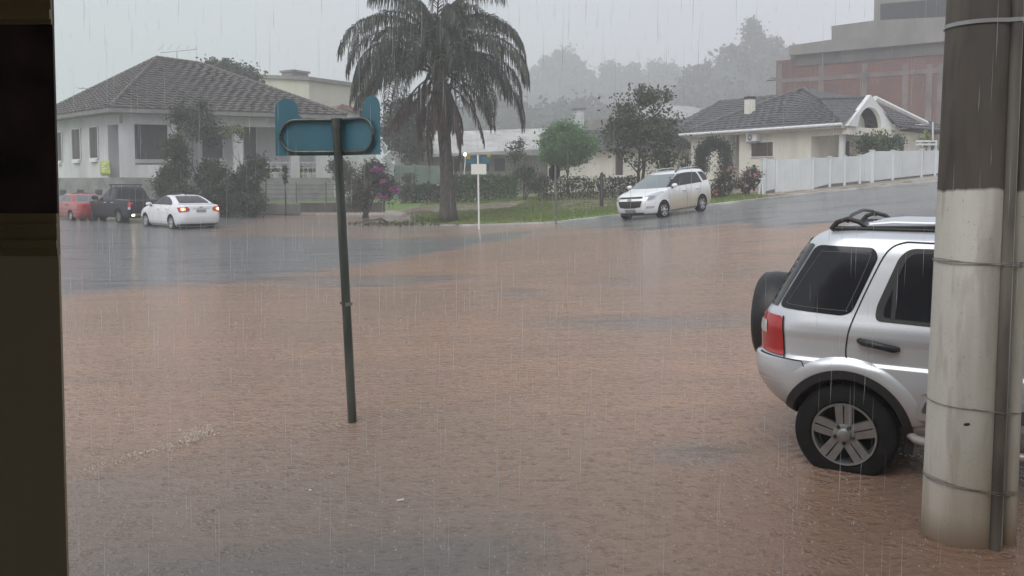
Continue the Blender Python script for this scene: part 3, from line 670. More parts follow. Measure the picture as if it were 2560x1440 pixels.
mb = MB(); c = FA.P(FA.sz(2097, 380)[0], hg-.5, -.25); mb.lathe([(.17, 0), (.17, gz1-.42-hg+.5)], 16, c); mb.build('column', m_whitepaint, rhouse, 40)
# roof chimney
cp = rp(1874, 290); o = MB(); o.box(cp+Vector((0, 0, .25)), (.46, .46, 1.5), R(20)); chm = o.build('chimney', m_cream, rhouse); o = MB(); o.box(cp+Vector((0, 0, 1.08)), (.5, .5, .16), R(20)); o.build('chimney_cap', m_shadow, chm)
# air conditioner on the wall
a0, z0, a1, z1 = FA.pxrect(1877, 334, 1903, 354); mb = MB(); FA.rect(mb, a0, z0, a1, z1, .03, .38); acu = mb.build('air_conditioner', m_whitepaint, rhouse, bevel=.015)
mb = MB(); cm = FA.P(a0+(a1-a0)*.38, (z0+z1)/2, .385); rr_ = (z1-z0)*.40
ring = [cm+FA.d*(rr_*math.cos(q))+Vector((0, 0, rr_*math.sin(q))) for q in np.linspace(0, 2*PI, 21)[:-1]]; mb.prism(ring, FA.n*.01); mb.build('fan', m_metal, acu)
mb = MB(); ring = [cm+FA.n*.012+FA.d*(rr_*.3*math.cos(q))+Vector((0, 0, rr_*.3*math.sin(q))) for q in np.linspace(0, 2*PI, 13)[:-1]]; mb.prism(ring, FA.n*.012); mb.build('hub', m_whitepaint, acu)
mb = MB(); FA.rect(mb, a0, z0-.1, a1, z0-.03, 0, .36); mb.build('bracket', m_metal, acu)

# ------------------------------------------------------------------ white fence along the side street
m_fence = mat('white_fence', (.70, .735, .75), .5, var=.1, vscale=1)
def fpt(px, py0):                             # a post's foot: distance grows to the right
    Y = np.interp(px, [1905, 2030, 2340], [38.2, 38.6, 42.5]); p = at(px, py0, Y); return p
posts = [(1908, 398, 487), (1940, 398, 478), (2030, 395, 478), (2073, 393, 466), (2110, 391, 463), (2148, 389, 459), (2178, 377, 459), (2230, 377, 452), (2302, 376, 444), (2336, 376, 440), (2420, 372, 428)]
fence = thing('picket_fence', 'long white slatted fence with square posts climbing the side street', 'fence', fpt(2110, 470))
gate = thing('fence_gate', 'white slatted driveway gate between the first posts of the fence', 'gate', fpt(1985, 480))
FP_ = []
for px, yt, yb in posts:
    p = fpt(px, yb); t = fpt(px, yt); FP_.append((p, t)); mb = MB(); w = .16 if px in (2178, 1908) else .11
    z0 = min(p.z, gz(p.x, p.y))-.15; mb.box((p.x, p.y, (z0+t.z)/2), (w, w, t.z-z0), R(15)); mb.box((p.x, p.y, t.z+.02), (w+.04, w+.04, .05), R(15)); mb.build('post', m_fence, fence)
for i, ((p, t), (q, u)) in enumerate(zip(FP_, FP_[1:])):
    F = Face(p, q); mb = MB(); n = int(F.L/.062); own = gate if i == 1 else fence
    lift = -.02 if i == 1 else .12
    for k in range(n):
        a = (k+.5)/n; z0 = p.z+(q.z-p.z)*a+lift; z1 = t.z+(u.z-t.z)*a-.015; F.rect(mb, a*F.L-.024, z0, a*F.L+.024, z1, -.01, .01)
    for f in (.06, .5, .94):
        zs = [p.z+lift+(t.z-p.z-lift)*f, q.z+lift+(u.z-q.z-lift)*f]; F.slab(mb, [(.05, zs[0]-.03), (F.L-.05, zs[1]-.03), (F.L-.05, zs[1]+.03), (.05, zs[0]+.03)], -.035, -.012)
    mb.build('slat_panel', m_fence, own)
    if i != 1:
        mb = MB(); F.slab(mb, [(0, p.z-.6), (F.L, q.z-.6), (F.L, q.z+.1), (0, p.z+.1)], -.12, -.002); mb.build('footing', mat('fence_footing', (.15, .145, .14), .85, var=.3), fence)
tl = thing('ladder_stand', 'thin white leaning frame against the first post of the white fence', 'stand', at(1902, 487, 37.9))
mb = MB(); mb.tube([at(1896, 490, 37.8), at(1904, 447, 38.0)], .035, 6); mb.tube([at(1907, 488, 37.7), at(1905, 447, 37.9)], .035, 6); mb.tube([at(1897, 447, 37.9), at(1912, 447, 37.9)], .03, 6); mb.build('frame', m_fence, tl)
pg = thing('pergola', 'white wooden pergola with climbing plant behind the far end of the fence', 'pergola', at(2310, 400, 45))
mb = MB()
for px in (2300, 2322, 2338): mb.box(at(px, 400, 45.5)-Vector((0, 0, .4)), (.12, .12, 2.8))
for y, w in ((353, 46), (361, 40)): mb.box(at(2315, y, 45.3), (1.1, .14, .1)); mb.box(at(2315, y, 46.3), (1.1, .14, .1))
mb.tube([at(2332, 350, 45), at(2332, 305, 45)], .04, 6); mb.build('frame', m_fence, pg)
leaves('climber', np.concatenate([clumps(at(2316, 348, 45.8), (.55, .5, .5), 8, 500, .22), clumps(at(2328, 378, 46.0), (.6, .5, .5), 6, 300, .25)]), .13, M_LEAF('leaf_yellow', (.20, .24, .05)), pg)

# ------------------------------------------------------------------ palm
px_, py_ = -2.66, 36.0
palm = thing('palm_tree', 'tall palm with drooping dark fronds and hanging dead ones on the grass verge', 'tree', (px_, py_, gz(px_, py_)))
mb = MB(); P = []; r = []
for i in range(15):
    t = i/14; P.append(Vector((px_-.42*t+.06*math.sin(t*4), py_, gz(px_, py_)-.15+7.2*t))); r.append(.40-.12*min(1, t*3.2)-.05*t+.03*(i % 2)*.5)
r[0] = .47
mb.tube(P, r, 14); mb.build('trunk', m_bark, palm, 180)
top = P[-1]
m_boot = mat('frond_base', (.10, .085, .065), .8, var=.5, vscale=6)
mb = MB()
for k in range(60):
    z = random.uniform(-3.6, .2); q = random.uniform(0, 2*PI); tt = (7.2+z)/7.2; c = Vector((px_-.42*tt, py_, top.z+z)); d = Vector((math.cos(q), math.sin(q), .9))
    mb.tube([c+Vector((d.x*.2, d.y*.2, 0)), c+d*.32, c+d*.5+Vector((0, 0, .05))], [.07, .05, .012], 5)
mb.build('frond_stubs', m_boot, palm)
def frond(base, az, e0, L, droop, m, dead=False, name='frond', nl=46):
    V = []; Fq = []; n = 26; p = Vector(base); pts = [p.copy()]; tans = []
    for i in range(n):
        t = i/n; e = e0-droop*(t**1.15); az2 = az+.12*math.sin(az*3+t*2)
        d = Vector((math.cos(az2)*math.cos(e), math.sin(az2)*math.cos(e), math.sin(e))); tans.append(d); p = p+d*L/n; pts.append(p.copy())
    tans.append(tans[-1])
    def quad(a, b_, w, side):
        o = len(V); V.extend([a-side*w, a+side*w, b_+side*w*.25, b_-side*w*.25]); Fq.extend([o, o+1, o+2, o+3])
    for i in range(n):                                  # rachis, as a crossed pair of strips
        w = .035*(1-i/n)+.008; side = tans[i].cross(Vector((0, 0, 1))); side = side.normalized() if side.length > .05 else Vector((1, 0, 0)); up = side.cross(tans[i])
        for sd in (side, up):
            o = len(V); V.extend([pts[i]-sd*w, pts[i]+sd*w, pts[i+1]+sd*w, pts[i+1]-sd*w]); Fq.extend([o, o+1, o+2, o+3])
    for j in range(nl):
        t = .14+.86*(j+random.random()*.6)/nl; k = min(n-1, int(t*n)); c = pts[k].lerp(pts[k+1], t*n-k); tg = tans[k]
        side = tg.cross(Vector((0, 0, 1))); side = side.normalized() if side.length > .05 else Vector((math.sin(az), -math.cos(az), 0))
        ll = (.25+.85*math.sin(PI*min(1, t*.92+.05))**.7)*(.84 if not dead else .62)*random.uniform(.8, 1.2)
        for sg in (-1, 1):
            if random.random() < (.06 if not dead else .25): continue
            d1 = (tg*.55+side*sg*random.uniform(.55, .9)+Vector((0, 0, random.uniform(.0, .3)))).normalized() if not dead else (tg*.8+side*sg*.3+Vector((0, 0, -.3))).normalized()
            d2 = (d1*.25+Vector((0, 0, -1))+Vector((random.gauss(0, .07), random.gauss(0, .07), 0))).normalized()
            mid = c+d1*ll*.30; end = mid+d2*ll*.72; w = .022
            s2 = d1.cross(Vector((random.gauss(0, .5), random.gauss(0, .5), 1))).normalized()
            o = len(V); V.extend([c-s2*w*.6, c+s2*w*.6, mid+s2*w, mid-s2*w, end+s2*w*.25, end-s2*w*.25]); Fq.extend([o, o+1, o+2, o+3, o+3, o+2, o+4, o+5])
    return np_mesh(name, [tuple(v) for v in V], Fq, m, palm)
ga = 2.39996
for i in range(11):                                     # young upright fronds above the picture's edge
    q = i*ga; frond(top+Vector((math.cos(q)*.12, math.sin(q)*.12, .3)), q, R(86-2.4*i)+random.gauss(0, .05), random.uniform(3.6, 4.4), R(95+3*i)*random.uniform(.9, 1.1), m_palm, nl=80)
for i in range(36):                                     # arching fronds, their ends hanging straight down
    q = i*ga+.4; lev = i/35
    frond(top+Vector((math.cos(q)*.2, math.sin(q)*.2, .1-lev*1.0)), q, R(64-40*lev)+random.gauss(0, .07), random.uniform(4.6, 5.6)-.3*lev, R(154-32*lev)*random.uniform(.94, 1.06), m_palm, nl=96)
for i in range(5):                                      # low fronds
    q = i*ga+.7
    frond(top+Vector((math.cos(q)*.22, math.sin(q)*.22, -.8-.04*i)), q, R(random.uniform(0, 24)), random.uniform(3.4, 4.6), R(random.uniform(88, 108)), m_palm, nl=70)
for i in range(30):
    q = i*ga+.3
    frond(top+Vector((math.cos(q)*.25, math.sin(q)*.25, -.7-.04*i)), q, R(random.uniform(-62, -20)), random.uniform(1.9, 3.3), R(random.uniform(28, 62)), m_palmdead, True, 'dead_frond', 50)
mb = MB(); c = at(1075, 142, 35.4); mb.lathe([(.02, -.35), (.12, -.2), (.15, 0), (.12, .2), (.02, .35)], 10, c); mb.build('flower_spathe', mat('spathe', (.42, .38, .32), .7), palm, 60)

# ------------------------------------------------------------------ trees and bushes
def tree(name, label, base, h, crown, m, leaf, n, tr=.16, depth=2, mbark=None, group=None, spread=.7, tilt=(0, 0), cl=90, cr=.45, stems=1, L0=None, extra=None, cat='tree'):
    base = Vector(base); t = thing(name, label, cat, base, group=group); tips = []; mb = MB()
    cz = Vector(crown[0]); first = (cz-base)
    for k in range(stems):
        d = first.normalized()+Vector((random.uniform(-.28, .28), random.uniform(-.25, .25), 0))*(stems > 1)
        limb(mb, base+Vector((random.uniform(-.1, .1)*(stems > 1), 0, -.15)), d+Vector((tilt[0], tilt[1], 0)), L0 or first.length*.62, tr*(1 if stems == 1 else .75), depth, tips, .16, spread, 8, (3, 4))
    mb.build('trunk', mbark or m_barkdark, t, 60)
    C = [clumps(crown[0], crown[1], cl, n, cr)]
    if extra: C += [clumps(*e_) for e_ in extra]
    tp = [p for p in tips if all(abs((p-cz)[k]) < crown[1][k]*1.05 for k in range(3))]
    if tp:
        idx = RNG.integers(0, len(tp), n//3); C.append(np.array([tuple(p) for p in tp])[idx]+RNG.normal(size=(n//3, 3))*cr*.42)
    leaves('crown', np.concatenate(C), leaf, m, t); return t
def pxball(px, py, Y, wpx, hpx, dep=None):
    """centre and radii of a crown seen at a pixel, at distance Y"""
    k = Y/F_PX; c = at(px, py, Y); return (tuple(c), (wpx/2*k, dep or wpx/2*k*.9, hpx/2*k))
b0 = at(1598, 450, 40.5)
tree('broadleaf_tree', 'dark open-crowned tree with forked trunk standing behind the white minivan', (b0.x, 40.5, gz(b0.x, 40.5)), 5, pxball(1600, 325, 40.5, 205, 205), M_LEAF('leaf_greygreen', (.085, .105, .06), .5), .15, 3600, .17, 3, stems=2, spread=.75, cl=62, cr=.5, L0=1.9,
     extra=[(tuple(at(1540, 330, 40.3)), (1.0, .9, .7), 10, 700, .45), (tuple(at(1676, 380, 40.2)), (.9, .8, .7), 10, 620, .42), (tuple(at(1625, 240, 40.6)), (1.0, .9, .5), 10, 700, .4), (tuple(at(1668, 410, 40.2)), (.5, .5, .4), 5, 240, .3)])
b0 = at(1422, 470, 50)
tree('round_tree', 'bright green dense round tree left of the dark open-crowned tree', (b0.x, 50, gz(b0.x, 50)), 4, pxball(1414, 362, 50, 160, 118), m_light, .14, 17000, .13, 2, cl=150, cr=.5)
tree('small_tree', 'wispy dark green tree with thin trunk growing before the old house porch', (at(518, 470, 46.5).x, 46.5, .3), 6, pxball(498, 315, 46.5, 110, 95), m_olive, .15, 2600, .09, 2, cl=40, cr=.5, L0=3.4,
     extra=[(tuple(at(500, 265, 46.5)), (.35, .35, .5), 5, 260, .3), (tuple(at(540, 350, 46.3)), (.7, .6, .5), 8, 420, .35)])
tree('slender_tree', 'slim young tree with yellow green leaves beside the porch door', (at(572, 470, 46).x, 46, .3), 4, pxball(592, 330, 46, 52, 44), M_LEAF('leaf_lime', (.14, .18, .05)), .14, 420, .06, 1, cl=14, cr=.3, L0=2.6)
tree('conifer_tree', 'dark dense evergreen between the blue sign and the palm fronds', (at(1010, 470, 60).x, 60, .5), 6, pxball(1012, 320, 60, 118, 185), mat('leaf_conifer', (.05, .07, .045), .6, var=.5, vscale=1.5, trans=.1), .2, 9000, .2, 1, cl=90, cr=.7)
tree('tall_tree', 'dark flat-topped tree crown rising behind the old tiled roof', (at(590, 470, 70).x, 70, .5), 11, pxball(588, 182, 70, 130, 56), m_dark, .26, 2800, .25, 2, cl=46, cr=.65, L0=4.2, spread=.45,
     extra=[(tuple(at(540, 165, 70)), (.9, .9, .5), 8, 300, .5), (tuple(at(636, 205, 70)), (.7, .8, .8), 8, 260, .5)])
p = at(1895, 160, 258)
tree('hilltop_tree', 'tallest hazy tree sticking up above the wooded hill ridge', (p.x, 258, 32), 14, pxball(1880, 95, 258, 52, 80), m_far, .93, 1500, .5, 0, cl=26, cr=2.2, extra=[(tuple(at(1925, 108, 258)), (3.9, 3.9, 2.2), 10, 420, 1.6), (tuple(at(1885, 60, 258)), (2.8, 2.8, 3), 7, 340, 1.5), (tuple(at(1856, 118, 258)), (2.2, 3, 2.7), 7, 280, 1.5)], L0=9)
for i, (px, py, w, h, lab) in enumerate(((1527, 178, 66, 52, 'leftmost of three hazy round trees on the hill saddle right of the palm'), (1590, 180, 62, 46, 'middle one of three hazy round trees on the hill saddle right of the palm'), (1648, 174, 66, 54, 'rightmost of three hazy round trees on the hill saddle right of the palm'))):
    p = at(px, py, 368); tree('far_tree', lab, (p.x, 368, float(hill_z(np.array(p.x), np.array(368.)))-1), 8, pxball(px, py, 368, w, h), m_far, 1.2, 900, .4, 0, cl=24, cr=2.2, group='hazy trees on the hill saddle', L0=3)

def bush(name, label, parts, m, leaf, n, stems=5, base=None, group=None, flowers=None, cat='bush', k=26):
    c0 = Vector(parts[0][0]); b0 = base or (c0.x, c0.y, gz(c0.x, c0.y)); t = thing(name, label, cat, b0, group=group)
    C = np.concatenate([clumps(c, r, k, int(n*w), cr) for c, r, w, cr in parts]); C = C[C[:, 2] > b0[2]-.05]
    mb = MB()
    for i in range(stems):
        c, r, _, _ = random.choice(parts); e_ = Vector(c)+Vector((random.uniform(-.6, .6)*r[0], random.uniform(-.5, .5)*r[1], random.uniform(-.3, .5)*r[2])); s0 = Vector((b0[0]+random.uniform(-.25, .25)*r[0], b0[1]+random.uniform(-.2, .2), b0[2]-.1))
        mb.tube([s0, s0.lerp(e_, .5)+Vector((random.uniform(-.1, .1), 0, .1)), e_], [.035, .025, .008], 5)
    mb.build('stems', m_barkdark, t); leaves('foliage', C, leaf, m, t)
    if flowers:
        mf, sz, cl_ = flowers; leaves('flowers', np.concatenate([clumps(c, r, kk, nn, cr_) for c, r, kk, nn, cr_ in cl_]), sz, mf, t, .8)
    return t
def pb(px, py, Y, w, h, wt=1., cr=.35): c, r = pxball(px, py, Y, w, h); return (c, r, wt, cr)
m_bdark = M_LEAF('leaf_garden', (.045, .075, .03), .5)
bush('garden_shrub', 'tall dark green cypress-like shrub at the left corner of the old house garden', [pb(438, 425, 43.6, 92, 150, .8), pb(440, 368, 43.6, 60, 60, .3), pb(418, 470, 43.4, 70, 90, .5), pb(455, 500, 42.8, 80, 80, .5)], M_LEAF('leaf_garden_olive', (.062, .09, .03), .5), .13, 6500)
bush('garden_shrub', 'broad dark shrub left of centre in front of the porch, behind the white sedan', [pb(540, 470, 43.0, 130, 110, .9), pb(528, 420, 43.4, 56, 60, .3), pb(535, 512, 42.6, 130, 70, .6)], m_bdark, .12, 6500)
bush('garden_shrub', 'bushy dark shrub reaching right to the pale slab in front of the porch', [pb(622, 450, 43.4, 110, 95, .8), pb(645, 410, 43.5, 50, 44, .25), pb(620, 505, 42.6, 110, 76, .6)], m_bdark, .12, 6000)
bush('potted_cypress', 'small thin dark conifer standing before the porch railing', [pb(713, 440, 44.2, 11, 66, 1., .12)], m_bdark, .08, 700, 2)
bush('bougainvillea', 'grey green bougainvillea with magenta flower clusters on the pavement edge', [pb(925, 455, 42.2, 85, 70, .7), pb(900, 495, 42.4, 70, 60, .4), pb(965, 470, 42.0, 60, 80, .4), pb(935, 420, 42.4, 70, 30, .25)], M_LEAF('leaf_greyolive', (.085, .092, .062), .5), .1, 6800, 12, base=(at(915, 520, 42.2).x, 42.2, .1),
     flowers=(m_pink, .085, [(tuple(at(942, 424, 41.4)), (.42, .3, .17), 8, 330, .1), (tuple(at(962, 456, 41.4)), (.25, .25, .16), 6, 150, .1), (tuple(at(985, 475, 41.3)), (.28, .25, .2), 6, 230, .1), (tuple(at(955, 492, 41.4)), (.5, .25, .25), 7, 90, .1)]))
bush('garden_shrub', 'loose grey green shrub between the porch end column and the magenta bougainvillea', [pb(862, 450, 46.4, 76, 95, .7), pb(845, 420, 46.6, 46, 50, .3)], M_LEAF('leaf_greyolive', (.085, .092, .062)), .12, 3000)
# hedges
def hedge(name, label, x0, x1, Y0, Y1, ytop, ybot, m, n, leaf=.11, fl=None, dep=.5):
    p = at((x0+x1)/2, ybot, (Y0+Y1)/2); t = thing(name, label, 'hedge', (p.x, p.y, gz(p.x, p.y))); C = []; mb = MB()
    for i in range(n):
        a = random.random(); px = x0+(x1-x0)*a; Y = Y0+(Y1-Y0)*a; zt = at(px, ytop, Y).z+.12*noise.noise(Vector((px*.05, 1.3, 0))); X = at(px, ytop, Y).x; z0 = gz(X, Y); f = random.random()**.7
        C.append((X, Y+random.uniform(-dep, dep)*(1-.3*f), z0+(zt-z0)*f))
    C = np.array(C)+RNG.normal(size=(n, 3))*.06
    for i in range(int(abs(x1-x0)/9)):
        px = x0+(x1-x0)*(i+.5)/int(abs(x1-x0)/9); a = (px-x0)/(x1-x0); q = at(px, ytop, Y0+(Y1-Y0)*a); mb.tube([(q.x, q.y, gz(q.x, q.y)-.1), (q.x+random.uniform(-.1, .1), q.y, q.z-.15)], [.03, .012], 5)
    mb.build('stems', m_barkdark, t); leaves('foliage', C, leaf, m, t)
    if fl: idx = RNG.integers(0, n, fl[1]); leaves('flowers', C[idx]+np.array([0, -dep*.6, .05]), fl[2], fl[0], t, .9)
    return t
hedge('garden_hedge', 'clipped green hedge with white blossoms right of the palm trunk', 1122, 1292, 51, 51.5, 438, 500, m_hedge, 6500, .13, (m_whitefl, 70, .07))
hedge('garden_hedge', 'low dark hedge between the bougainvillea and the palm trunk', 1000, 1108, 50.5, 51, 462, 506, m_bdark, 3200, .12, (m_whitefl, 20, .07))
hedge('garden_hedge', 'thin scraggly hedge of mixed shrubs behind the black octagonal sign', 1345, 1590, 46.5, 43.5, 442, 488, m_olive, 3200, .13, (m_rose, 40, .09), .4)
bush('garden_shrub', 'dense green shrub at the right end of the white-blossomed hedge', [pb(1312, 440, 49, 66, 70, .7), pb(1345, 455, 48.5, 50, 60, .4)], m_mid, .12, 3000)
bush('garden_shrub', 'small thin shrub before the pale metal roof right of the palm', [pb(1288, 385, 56, 50, 62, .5), pb(1298, 365, 56, 34, 40, .3)], m_olive, .13, 1300)
bush('garden_shrub', 'small round green shrub by the corrugated fence', [pb(1022, 448, 55, 30, 34, 1., .25)], m_mid, .12, 900)
bush('rose_bush', 'leafy rose bush with pink flowers right behind the rear of the white minivan', [pb(1812, 455, 37.6, 66, 74, .7, .25), pb(1790, 480, 37.4, 46, 40, .3, .2)], m_olive, .1, 2300, 9, flowers=(m_rose, .1, [(tuple(at(1818, 430, 37)), (.5, .3, .3), 14, 50, .1), (tuple(at(1795, 482, 37)), (.25, .3, .2), 4, 45, .1)]), group='rose bushes beside the side street')
bush('rose_bush', 'pink flowered rose bush touching the first post of the white fence', [pb(1868, 455, 38.2, 62, 70, .7, .25), pb(1885, 440, 38.3, 36, 40, .3, .2)], m_olive, .1, 2300, 9, flowers=(m_rose, .1, [(tuple(at(1880, 436, 37.6)), (.5, .3, .3), 14, 60, .1), (tuple(at(1855, 455, 37.6)), (.4, .3, .2), 5, 40, .1)]), group='rose bushes beside the side street')
# topiary arch
ta = thing('topiary_arch', 'clipped dark green plant arch in front of the cream house wall', 'topiary', (at(1785, 430, 46).x, 46, gz(11, 46))); C = []
c = at(1785, 395, 46); kk = 46/F_PX
for i in range(8000):
    q = random.uniform(-.25*PI, 1.25*PI); 
    if 0 <= q <= PI: X, Z = math.cos(q)*28*kk, math.sin(q)*30*kk
    else: X = (28 if q < 0 else -28)*kk; Z = -random.random()*44*kk
    C.append((c.x+X+random.gauss(0, .2), 46+random.gauss(0, .2), c.z+8*kk+Z+random.gauss(0, .17)))
leaves('foliage', C, .1, M_LEAF('leaf_cypress', (.04, .062, .042), .4), ta)
mb = MB()
for s in (-1, 1): mb.tube([(c.x+s*28*kk, 46, gz(11, 46)-.2), (c.x+s*28*kk, 46, c.z)], .05, 6)
mb.build('stems', m_barkdark, ta)
bush('porch_bush', 'large dome-shaped bush in front of the arched porch', [pb(2198, 362, 43.2, 118, 74, 1., .4), pb(2198, 400, 43.2, 110, 60, .4, .4)], m_mid, .11, 5600, 6, base=(at(2198, 420, 43.2).x, 43.2, gz(18, 43)))
def spiky(name, label, base, top, arms, m):
    base = Vector(base); t = thing(name, label, 'plant', base); mb = MB(); C = []
    for dx, z0, z1, off in arms:
        p0 = base+Vector((0, 0, z0)); p1 = base+Vector((dx, 0, z0+off)); p2 = base+Vector((dx*1.2, 0, z1)); mb.tube([p0, p1, p2], [.05, .045, .02], 6)
        for i in range(90):
            a = random.random(); C.append(tuple(p1.lerp(p2, a)+Vector((random.gauss(0, .09), random.gauss(0, .09), 0))))
    mb.build('stems', m_barkdark, t); leaves('foliage', C, .15, m, t); return t
spiky('columnar_plant', 'dark spiky upright plant left of the clipped arch', (at(1718, 440, 43).x, 43, gz(8.8, 43)), 0, [(0, 0, 2.1, .5), (.28, .3, 1.5, .5), (-.22, .4, 1.6, .5), (.5, .5, 1.2, .45)], m_bdark)
spiky('columnar_plant', 'small dark yucca before the cream wall under the air conditioner', (at(1886, 445, 42).x, 42, gz(11.8, 42)), 0, [(0, 0, 1.25, .3), (.25, .1, .8, .35), (-.25, .1, .85, .35)], m_bdark)

# grass on the verge
n = 26000; gx = RNG.uniform(-5.2, 10.5, n*3); gy = RNG.uniform(30, 52, n*3); e_ = Ey(gx)+.1
gmk = grass_mask(gx, gy)+.5*np.array([noise.noise(Vector((a*1.1, b_*1.1, 0))) for a, b_ in zip(gx, gy)]); keep = (gy > e_) & (gmk > .55); gx, gy = gx[keep][:n], gy[keep][:n]; n = len(gx)
gzv = Gz(gx, gy); h = RNG.uniform(.04, .12, n); q = RNG.uniform(0, PI, n); dx, dy = np.cos(q)*.018, np.sin(q)*.018; lx, ly = RNG.normal(0, .035, n), RNG.normal(0, .035, n)
V = np.stack([np.stack([gx-dx, gy-dy, gzv-.01], 1), np.stack([gx+dx, gy+dy, gzv-.01], 1), np.stack([gx+lx, gy+ly, gzv+h], 1)], 1).reshape(-1, 3)
tag(np_mesh('grass', V, np.arange(3*n), mat('grass_blade', (.17, .27, .06), .55, var=.5, vscale=.8, color2=(.20, .19, .07), trans=.3), k=3), kind='stuff', label='short wet grass on the verge around the palm')
# fallen leaves and weeds beside the palm
n = 900; cx_ = RNG.normal(-4.3, 1.3, n); cy_ = RNG.normal(36.2, .9, n); keep = np.abs(cx_+4.3) < 3; cx_, cy_ = cx_[keep], cy_[keep]
Zt = np.maximum(Gz(cx_, cy_), Wz(cx_, cy_))
tag(leaves('leaf_litter', np.stack([cx_, cy_, Zt+.03], 1), .13, M_LEAF('leaf_wet', (.10, .12, .05)), aspect=.4), kind='stuff', label='wet leaves and weeds washed up beside the palm')
fb = thing('fallen_branch', 'dark broken branch lying in the flood left of the palm', 'branch', at(940, 550, 38)); b0 = Vector((at(940, 550, 38).x, 36.9, .03)); mb = MB()
for pts in ([(-.55, -.1, 0), (-.2, .1, .1), (.3, 0, .12), (.75, .1, .02)], [(-.2, .1, .1), (-.45, .2, .18)], [(.1, .02, .11), (.35, .2, .18), (.6, .25, .05)], [(.3, 0, .12), (.55, -.15, .1)]): mb.tube([b0+Vector(p) for p in pts], [.03, .024, .02, .01][:len(pts)], 6)
mb.build('branch', m_barkdark, fb)

# ------------------------------------------------------------------ signs and posts
m_blue = mat('sign_blue', (.05, .155, .20), .38, var=.3, vscale=4, stretch=(1, 1, .3), color2=(.04, .115, .145)); m_steel = mat('wet_steel', (.10, .115, .10), .36, .55, var=.45, vscale=12, stretch=(1, 1, .25))
sx, sy = -1.213, 6.53
sign = thing('street_name_sign', 'back of a bent blue two-plate street sign on a leaning metal post in the flood', 'sign', (sx, sy, 0))
tp = at(841, 296, 6.5); bt = Vector((sx, sy, -.4)); ax = (tp-Vector((sx, sy, 0))); mb = MB(); mb.tube([bt, Vector((sx, sy, 0))+ax*.985], .034, 20); mb.tube([Vector((sx, sy, 0))+ax*.965, Vector((sx, sy, 0))+ax*1.0], .041, 20)
pole = mb.build('post', m_steel, sign, 50)
mb = MB(); jt = Vector((sx, sy, 0))+ax*.395; mb.tube([jt-ax*.006, jt+ax*.006], .0375, 20); mb.tube([jt+Vector((-.035, -.02, 0)), jt+Vector((-.05, -.03, .02))], .01, 8); mb.build('clamp', m_metal, pole)
def plate(sgn, L, dirv, off):
    """one plate of the sign: from the post outwards, with a rounded ear rising at its end"""
    d = Vector(dirv).normalized(); nrm = Vector((-d.y, d.x, 0)) if sgn > 0 else Vector((d.y, -d.x, 0))
    zb, zt, ze = at(842, 388, 6.5).z, at(842, 294, 6.5).z, at(842, 243, 6.5).z
    ew = .178; r = ew/2; pts = [(0, zb), (L, zb), (L, ze-r)]
    for i in range(1, 14): q = PI*i/14; pts.append((L-r+r*math.cos(q), ze-r+r*math.sin(q)))
    pts += [(L-ew, ze-r), (L-ew, zt+.03), (L-ew-.035, zt), (0, zt)]
    c = Vector((tp.x, sy+off, 0)); P = [c+d*a+Vector((0, 0, z)) for a, z in pts]
    n_ = Vector((d.y, -d.x, 0)); n_ = n_ if n_.y > 0 else -n_
    mb = MB(); mb.prism(P, n_*.004); mb.build('plate', m_blue, sign)
    # the bent tube that carries it: half a stadium
    rr_ = (zt-zb)*.43; zc = (zb+zt)/2+.006; Lt = L-.045; path = [Vector((0, 0, zc+rr_))]
    path = [c+Vector((0, 0, zc+rr_))] + [c+d*(Lt-rr_)+d*rr_*math.sin(q)+Vector((0, 0, zc+rr_*math.cos(q))) for q in np.linspace(0, PI, 15)] + [c+Vector((0, 0, zc-rr_))]
    path = [p-n_*.022 for p in path]; mb = MB(); mb.tube(path, .0125, 10); fr = mb.build('frame', m_steel, sign, 60)
    mb = MB(); s = c+d*Lt+Vector((0, 0, zc-.02))-n_*.034; mb.tube([s-n_*.004, s+n_*.01], .007, 8); mb.build('bolt', m_black, fr)
plate(-1, .486, (-1, .03, -.004), .045); plate(1, .445, (.80, -.60, 0), .045)

wx, wy = at(1198, 575, 30.2).x, 30.2; wz = float(Wz(wx, wy))
ws = thing('white_signpost', 'thin white post with small blue plates and a white square board beside the palm', 'sign', (wx, wy, wz)); mb = MB(); zt = at(1195, 388, 30.2).z; mb.tube([(wx, wy, wz-.3), (wx-.04, wy, zt)], .033, 10); mb.build('post', m_whitepaint, ws, 60)
mb = MB(); c = at(1197, 423, 30.2); mb.box((c.x, wy-.05, c.z), (.53, .012, .36)); mb.build('board', mat('board_white', (.72, .72, .66), .5), ws)
for k, (x0, x1, ry) in enumerate(((1164, 1195, .35), (1195, 1226, -.5))):
    c = at((x0+x1)/2, 400, 30.2); mb = MB(); mb.box((c.x, wy+.03, c.z), (.46, .012, .24), ry); pl = mb.build('plate', m_blue, ws)
    e_ = at(1170 if k == 0 else 1222, 391, 30.1); mb = MB(); mb.box((e_.x, wy-.02, e_.z), (.15, .014, .17), ry); mb.build('ear', mat('ear_yellow', (.36, .28, .05), .5), pl)

